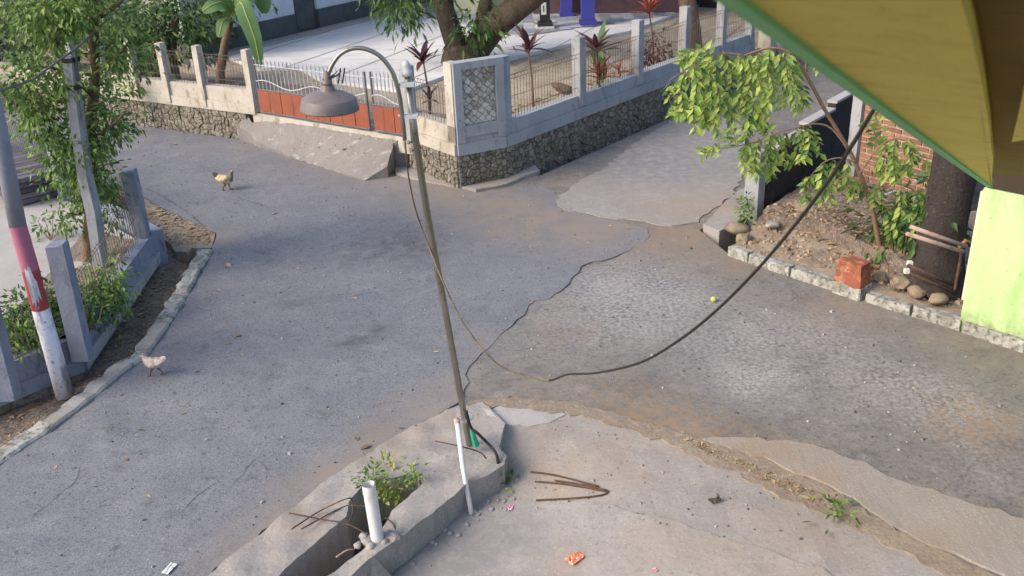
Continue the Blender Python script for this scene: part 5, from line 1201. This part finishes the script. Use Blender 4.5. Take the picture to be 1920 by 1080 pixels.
o = link('stump_log', rockmesh('stump_log', BARK, 77, .8), None, mw=Matrix.Translation(G(1060, 168, .8)) @ Matrix.Rotation(.4, 4, 'Y') @ Matrix.Diagonal((.24, .12, .12, 1))); tag(o, 'brown log lying in the bed behind the first lane-side mesh', 'log')

# ---- banana plant left of the gate
b0 = G(412, 176, .55); bn = thing('banana_plant', 'banana plant with broad green leaves left of the gate', 'plant', b0)
topb = AT(432, 40, b0.y); mb = MB(); mb.tube(cat([b0 - UP * .1, b0, AT(418, 110, b0.y), topb], 5), [.11] * 6 + [.08] * 10, 10) if False else mb.tube([b0 - UP * .1, b0, AT(414, 130, b0.y), AT(422, 80, b0.y), topb], [.11, .1, .09, .08, .06], 10)
mb.build('stem', BARK, bn, True)
def ban_leaf(pts, wd, nm='leaf'):
    c = cat([AT(u, v, b0.y + dy) for u, v, dy in pts], 6); mb = MB(); n_ = len(c); vs = []
    for i, q in enumerate(c):
        k = i / (n_ - 1); d = (c[min(i + 1, n_ - 1)] - c[max(i - 1, 0)]).normalized(); sd = d.cross(Vector((0, -.8, .6))).normalized(); w_ = wd * math.sin(math.pi * min(.97, .1 + .87 * k)) ** .6
        vs += [q + sd * w_ - UP * .1 * w_, q, q - sd * w_ - UP * .1 * w_]
    fs = []
    for i in range(n_ - 1): fs += [(3 * i, 3 * i + 3, 3 * i + 4, 3 * i + 1), (3 * i + 1, 3 * i + 4, 3 * i + 5, 3 * i + 2)]
    mb.add(vs, fs); l = mb.build(nm, LEAF_B, bn, True); mb = MB(); mb.tube([q + UP * .004 for q in c], .012, 5); mb.build('midrib', LEAF_Y, l); return l
ban_leaf([(434, 30, 0), (450, 5, -.3), (462, 30, -.5), (478, 75, -.6), (488, 125, -.6)], .17)
ban_leaf([(432, 30, 0), (420, 6, -.2), (400, 8, -.4), (380, 22, -.5)], .17)
ban_leaf([(436, 25, 0), (465, -10, 0), (490, -5, .1), (496, 25, .1)], .2)
ban_leaf([(434, 20, 0), (440, -20, -.1), (450, -60, -.1)], .17)
ban_leaf([(432, 35, 0), (418, 40, -.3), (410, 70, -.4)], .12)

# ---- trees behind the far left wall
def bgtree(name, label, u, v, z0, Yo, trunk, blobs, n_, L_, m, seed, cat_='tree'):
    p = G(u, v, z0); tr_ = thing(name, label, cat_, p, 'trees behind the far left wall'); mb = MB(); c = cat([AT(a, b, p.y + Yo) for a, b in trunk], 5)
    mb.tube([p - UP * .1] + c, [.14] + [.13 - .06 * i / len(c) for i in range(len(c))], 9); mb.build('trunk', BARK, tr_, True)
    crown('crown', [(AT(a, b, p.y + d), r_, w_) for a, b, d, r_, w_ in blobs], n_, L_, m, tr_, seed=seed, kind='stuff')
bgtree('yard_tree', 'dark green tree crown above the first wall posts left of the gate', 330, 165, .55, 0, [(330, 160), (322, 90), (330, 30)], [(310, 60, 0, (.9, .8, .6), 1.5), (350, 20, 0, (.9, .8, .6), 1.5), (270, 110, -.2, (.4, .4, .4), .7), (375, 75, .3, (.35, .4, .4), .6), (285, 20, 0, (.8, .8, .5), 1)], 2200, .15, LEAF_D, 41)
bgtree('yard_tree', 'brighter green tree between the slender pole and the wall posts', 262, 170, .5, 0, [(262, 165), (255, 100), (250, 30)], [(245, 30, -.3, (.6, .6, .4), 1.2), (262, 100, -.2, (.4, .4, .5), 1), (275, 140, -.2, (.3, .3, .3), .6), (230, 60, 0, (.4, .4, .4), .7)], 1500, .13, LEAF_T, 42)
bgtree('yard_tree', 'hazy tree standing farthest at the upper left corner', 20, 120, 0, 0, [(20, 120), (15, 60), (10, 0)], [(10, 40, 0, (2.2, 1.6, 1.4), 2), (40, -10, 0, (2, 1.5, 1), 1)], 2600, .2, LEAF_F, 43)
bgtree('yard_tree', 'dense dark tree behind the banana plant', 375, 110, .55, 0, [(375, 105), (370, 50), (372, -10)], [(365, 20, 0, (1.0, .8, .5), 1.2), (410, -10, .2, (.9, .8, .4), 1), (395, 40, .5, (.5, .5, .4), .6)], 1500, .17, LEAF_D, 44)
bgtree('yard_tree', 'mid green tree crown filling the gap above the slender pole', 215, 150, 0, 0, [(215, 150), (210, 80), (205, 0)], [(200, 40, 0, (1.0, .8, .8), 2), (150, 10, 0, (1.0, .8, .6), 1.5), (120, 60, .4, (.8, .6, .6), 1), (230, 110, 0, (.4, .4, .4), .7)], 2600, .13, LEAF_T, 45)
bgtree('yard_tree', 'grey green hedge tree at the left edge behind the utility pole', -20, 200, 0, 0, [(-20, 200), (-20, 120), (-20, 60)], [(0, 120, 0, (.9, .8, 1.0), 2), (40, 60, .5, (1, .8, .9), 2), (-40, 40, .5, (1, 1, 1), 1)], 2800, .14, LEAF_F, 46)
p = G(300, 165, .6); s = thing('shrub', 'small bright tuft growing at a far wall post', 'shrub', p); crown('foliage', [(AT(303, 102, p.y - .2), (.22, .2, .14), 1)], 130, .14, LEAF_Y, s, droop=.8, kind='stuff', seed=51, wid=.25)
mb = MB(); mb.tube([p, AT(303, 105, p.y - .15)], .012, 5); mb.build('stem', TWIG, s)
p = G(265, 185, .6); s = thing('shrub', 'leafy sprig drooping over the far left wall', 'shrub', p); crown('foliage', [(AT(250, 165, p.y - .3), (.3, .2, .12), 1)], 130, .12, LEAF_T, s, kind='stuff', seed=52)
mb = MB(); mb.tube([p, AT(255, 150, p.y - .2), AT(250, 165, p.y - .3)], .012, 5); mb.build('stem', TWIG, s)
# overhead wire through the left trees
mb = MB(); mb.tube([AT(-60, 190, 8.6), AT(60, 150, 9.4), AT(150, 85, 10.5), AT(240, 0, 12), AT(330, -90, 14)], .012, 5); tag(mb.build('overhead_wire', GREYM), 'thin overhead wire slanting through the left tree crown', 'wire')

# ---- weeds
def weed(label, spots, n_, L_, m, z=.0, seed=0, r_=.1, up=.15):
    p = G(spots[0][0], spots[0][1], z); s = thing('weed', label, 'plant', p, 'weeds growing from the concrete')
    bl_ = []
    for u, v in spots: q = G(u, v, z); bl_.append(((q.x, q.y, z + up), (r_, r_, up), 1))
    crown('foliage', bl_, n_, L_, m, s, droop=-.1, seed=seed, shell=.2, kind='stuff', wid=.5)
    mb = MB()
    for b in bl_: mb.tube([Vector((b[0][0], b[0][1], z - .05)), Vector((b[0][0] + .02, b[0][1], z + up * 1.6))], [.005, .003], 5)
    mb.build('stem', LEAF_T, s)
weed('bright weeds sprouting from the drain behind the pipe stub', [(725, 958), (745, 940), (715, 930), (765, 925), (735, 915)], 420, .05, LEAF_Y, -.2, 1, .09, .14)
weed('dry tall weeds at the far rim of the drain', [(700, 912), (690, 915), (775, 905)], 160, .05, LEAF_T, .0, 2, .06, .12)
weed('green weed tuft at the foot of the lamp footing', [(942, 918), (950, 912)], 110, .05, LEAF_T, -.22, 3, .06, .05)
weed('lone green weed in the dirt strip on the right', [(1570, 968), (1578, 965)], 60, .075, LEAF_T, .02, 4, .05, .05)
weed('creeper climbing the worn post at the lane corner', [(1397, 425), (1394, 410)], 200, .06, LEAF_T, .1, 5, .06, .22)
weed('greenery in the drain by the mosaic corner', [(945, 318), (955, 316)], 90, .08, LEAF_T, -.1, 6, .12, .1)
weed('yellow weeds below the white wall left of the mosaic corner', [(828, 318), (822, 330)], 120, .08, LEAF_Y, -.05, 7, .12, .16)

# ================================================================== CHICKENS
def hen(name, label, loc, yaw, s, mats, head_down=0.0, stride=0.05):
    mb = MB(); st = [(-.205, .285, .006, .02), (-.17, .268, .018, .04), (-.13, .235, .035, .048), (-.09, .205, .055, .06), (-.03, .185, .07, .074), (.03, .185, .072, .078), (.075, .205, .06, .068), (.105, .245, .04, .045), (.118, .285, .027, .03), (.125 , .318, .024, .025), (.14, .33, .022, .021), (.155, .33, .012, .011), (.172, .324, .002, .002)]
    n_ = 14; vs = []; P_ = []
    for i, (x, z, a, b) in enumerate(st):
        k = max(0, (i - 6) / 6); P_.append(Vector((x + head_down * .05 * k, 0, z - head_down * .16 * k)))
    for i, (x, z, a, b) in enumerate(st):
        t_ = (P_[min(i + 1, len(P_) - 1)] - P_[max(i - 1, 0)]).normalized(); u_ = Vector((-t_.z, 0, t_.x))
        for k in range(n_):
            an = 2 * math.pi * k / n_; vs.append(P_[i] + Vector((0, 1, 0)) * a * math.cos(an) + u_ * b * math.sin(an))
    for i in range(len(st) - 1):
        mi = 1 if i < 2 else (2 if i in (6, 7, 8, 9) else (3 if i > 10 else 0))
        b0_ = i * n_
        fs = [(b0_ + k, b0_ + (k + 1) % n_, b0_ + n_ + (k + 1) % n_, b0_ + n_ + k) for k in range(n_)]
        if i == 0: mb.add(vs, fs, mi)
        else:
            for f in fs: mb.f.append(list(f)); mb.m.append(mi)
    for sy in (-1, 1):                              # wings, legs, toes
        mb.tube([(.06, sy * .062, .21), (.02, sy * .078, .2), (-.05, sy * .072, .195), (-.12, sy * .045, .21), (-.16, sy * .03, .225)], [.015, .03, .032, .02, .004], 8, 0)
        fx = stride * sy
        mb.tube([(0, sy * .032, .14), (.012 + fx * .3, sy * .034, .1), (-.008 + fx * .8, sy * .034, .055), (0 + fx, sy * .034, .008)], [.028, .018, .007, .007], 7, 3)
        for ang in (-.5, 0, .5, 3.1): mb.tube([(fx, sy * .034, .008), (fx + .035 * math.cos(ang), sy * .034 + .035 * math.sin(ang), .003)], [.005, .002], 5, 3)
    hp = P_[10]
    mb.add([hp + Vector(q) for q in ((-.02, -.003, .015), (.012, -.003, .012), (.008, -.003, .034), (-.006, -.003, .028), (-.018, -.003, .036), (-.02, .003, .015), (.012, .003, .012), (.008, .003, .034), (-.006, .003, .028), (-.018, .003, .036))], [(0, 1, 2, 3, 4), (9, 8, 7, 6, 5), (0, 5, 6, 1), (1, 6, 7, 2), (2, 7, 8, 3), (3, 8, 9, 4), (4, 9, 5, 0)], 4)
    mb.tube([hp + Vector((.008, 0, -.012)), hp + Vector((.01, 0, -.035))], [.006, .007], 6, 4)
    o = mb.build(name, mats, None, True); o.matrix_basis = Matrix.Translation(loc) @ Matrix.Rotation(yaw, 4, 'Z') @ Matrix.Scale(s, 4); return o
tag(hen('hen', None, GD(426, 357), math.radians(-12), 1.0, [HEN, HEN_D, HEN_N, HEN_L, HEN_R], 0, .05), 'buff hen with grey neck walking on the road near the gate', 'chicken')
tag(hen('young_hen', None, GD(293, 704), math.radians(165), .8, [PUL, PUL, PUL, HEN_L, HEN_R], .5, .07), 'pale young hen hurrying past the kerb at lower left', 'chicken')

# ================================================================== LITTER
def scatter(name, n_, poly, zf, smin, smax, m, seed, flat=.5, leaf=False, label=None):
    rg = random.Random(seed); mb = MB(); P_ = [W(p) for p in poly]; Q = [(p.x, p.y) for p in P_]; x0, x1 = min(q[0] for q in Q), max(q[0] for q in Q); y0, y1 = min(q[1] for q in Q), max(q[1] for q in Q); k = 0
    while k < n_:
        x, y = rg.uniform(x0, x1), rg.uniform(y0, y1)
        if not inpoly(x, y, Q): continue
        k += 1; s = rg.uniform(smin, smax) * (1 if rg.random() < .85 else 1.6); z = zf(x, y) if zf else drop((x, y)).z + .003; a = rg.uniform(0, 6.28); c_, s_ = math.cos(a), math.sin(a)
        if leaf:
            h = s * .35; vs = [(x - c_ * s, y - s_ * s, z), (x + s_ * s * .45, y - c_ * s * .45, z + h * rg.random()), (x + c_ * s, y + s_ * s, z + h * rg.random()), (x - s_ * s * .45, y + c_ * s * .45, z + h * rg.random())]
            mb.add(vs, [(0, 1, 2), (0, 2, 3)], 0, rg.random())
        else: mb.box((x, y, z + s * flat * .35), (s, s * rg.uniform(.5, 1), s * flat), (Vector((c_, s_, .1)).normalized(), Vector((-s_, c_, .1)).normalized(), UP), r=rg.random(), taper=rg.uniform(.5, .8))
    o = mb.build(name, m, None, kind='stuff'); tag(o, label, 'litter', None, 'stuff'); return o
ovr = [(560, 955), (840, 768), (900, 660), (1050, 545), (1215, 440), (1050, 385), (893, 365), (500, 275), (240, 230), (300, 385), (400, 445), (340, 580), (150, 780), (0, 880), (100, 1080), (400, 1080)]
scatter('grit', 420, ovr, None, .008, .022, PEB, 1, label='loose grit and tiny stones scattered on the asphalt')
scatter('grit', 220, [(905, 745), (1100, 500), (1300, 440), (1560, 570), (1900, 670), (2000, 1000), (1700, 900), (1400, 820), (1200, 780)], None, .008, .025, PEB, 2, label='loose grit on the worn old road')
scatter('fallen_leaves', 90, ovr, None, .015, .04, DRY, 3, leaf=True, label='dry leaves and scraps strewn over the road')
scatter('fallen_leaves', 800, [(-40, 880), (110, 785), (270, 660), (330, 570), (385, 470), (300, 480), (160, 690), (0, 760)], None, .012, .035, DRY, 4, leaf=True, label='leaf litter filling the ditch beside the left fence wall')
scatter('fallen_leaves', 900, [(1430, 402, .3), (1600, 345, .3), (1760, 390, .3), (1780, 520, .3), (1640, 480, .3), (1500, 420, .3)], None, .02, .05, DRY, 5, leaf=True, label='leaf litter on the shaded bank under the leaning tree')
scatter('fallen_leaves', 500, [(240, 176, .6), (470, 208, .6), (470, 150, .6), (240, 140, .6)], None, .02, .05, DRY, 6, leaf=True, label='leaf litter in the bed behind the far left wall')
scatter('fallen_leaves', 500, [(960, 215, .6), (1260, 108, .6), (1250, 95, .6), (960, 190, .6)], None, .02, .05, DRY, 7, leaf=True, label='leaf litter in the bed behind the lane-side fence')
scatter('grit', 90, [(960, 800), (1100, 790), (1450, 930), (1700, 1060), (1300, 1000), (1000, 930)], None, .008, .02, PEB, 8, label='grit scattered on the yard slope')
scatter('grit', 500, [(1380, 470), (1560, 520), (1800, 600), (1790, 540), (1640, 470), (1450, 420)], None, .015, .05, mat('clod', lin(150, 130, 106), rough=.95, rnd=(lin(108, 90, 74), lin(176, 154, 126))), 9, label='earth clods and pebbles on the roadside bank')
scatter('dry_grass', 160, [(1270, 815), (1450, 890), (1560, 940), (1600, 975), (1450, 910), (1300, 840)], None, .012, .03, HAY, 10, leaf=True, label='dry straw caught in the dirt strip')

scatter('dry_grass', 420, [(268, 378), (300, 394), (400, 440), (390, 462), (330, 466), (280, 420)], None, .015, .045, HAY, 12, leaf=True, label='dry leaves and straw heaped on the left road shoulder')
scatter('fallen_leaves', 60, [(480, 240), (740, 290), (690, 330), (500, 275)], None, .02, .05, PEB, 13, leaf=True, label='pale scraps lying on the gate ramp')
def crumple(name, label, cat_, loc, s, m, seed):
    bm = bmesh.new(); bmesh.ops.create_grid(bm, x_segments=7, y_segments=5, size=1)
    for v in bm.verts: v.co = Vector((v.co.x * s[0], v.co.y * s[1], s[2] * (1 + mnoise.noise(Vector((v.co.x * 2.3, v.co.y * 2.3, seed)))))) 
    me = bpy.data.meshes.new(name); bm.to_mesh(me); bm.free(); me.materials.append(m); o = link(name, me, None, mw=Matrix.Translation(loc) @ Matrix.Rotation(seed * .7, 4, 'Z')); return tag(o, label, cat_)
crumple('wrapper', 'crumpled orange wrapper lying on the smooth yard slab', 'litter', GD(1077, 1050), (.07, .045, .02), ORANGE, 1)
crumple('paper_scrap', 'pink paper scrap on the yard slab beside the footing', 'litter', GD(957, 954), (.03, .02, .012), PINK, 2)
crumple('paper_scrap', 'tiny pink scrap at the bottom edge of the yard slab', 'litter', GD(1228, 1070), (.018, .012, .01), PINK, 3)
crumple('paper_scrap', 'white torn scrap lying on the asphalt at the bottom left', 'litter', GD(318, 1068), (.03, .06, .012), WHITEP, 4)
crumple('dead_leaf', 'single dark dead leaf curled on the yard slope', 'leaf', GD(1340, 942), (.05, .025, .03), BARKD, 5)
crumple('paper_scrap', 'white scraps at the stone base left of the gate', 'litter', GD(415, 232), (.14, .05, .03), WHITEP, 6)
bm = bmesh.new(); bmesh.ops.create_uvsphere(bm, u_segments=14, v_segments=10, radius=.035)
for v in bm.verts: v.co.z *= .92; v.co *= 1 + .04 * mnoise.noise(v.co * 40)
me = bpy.data.meshes.new('lime_fruit'); bm.to_mesh(me); bm.free(); me.materials.append(LIMEF); o = link('lime_fruit', me, None, mw=Matrix.Translation(G(1338, 561, .03))); tag(o, 'small yellow green fruit on the worn road below the kerb', 'fruit')
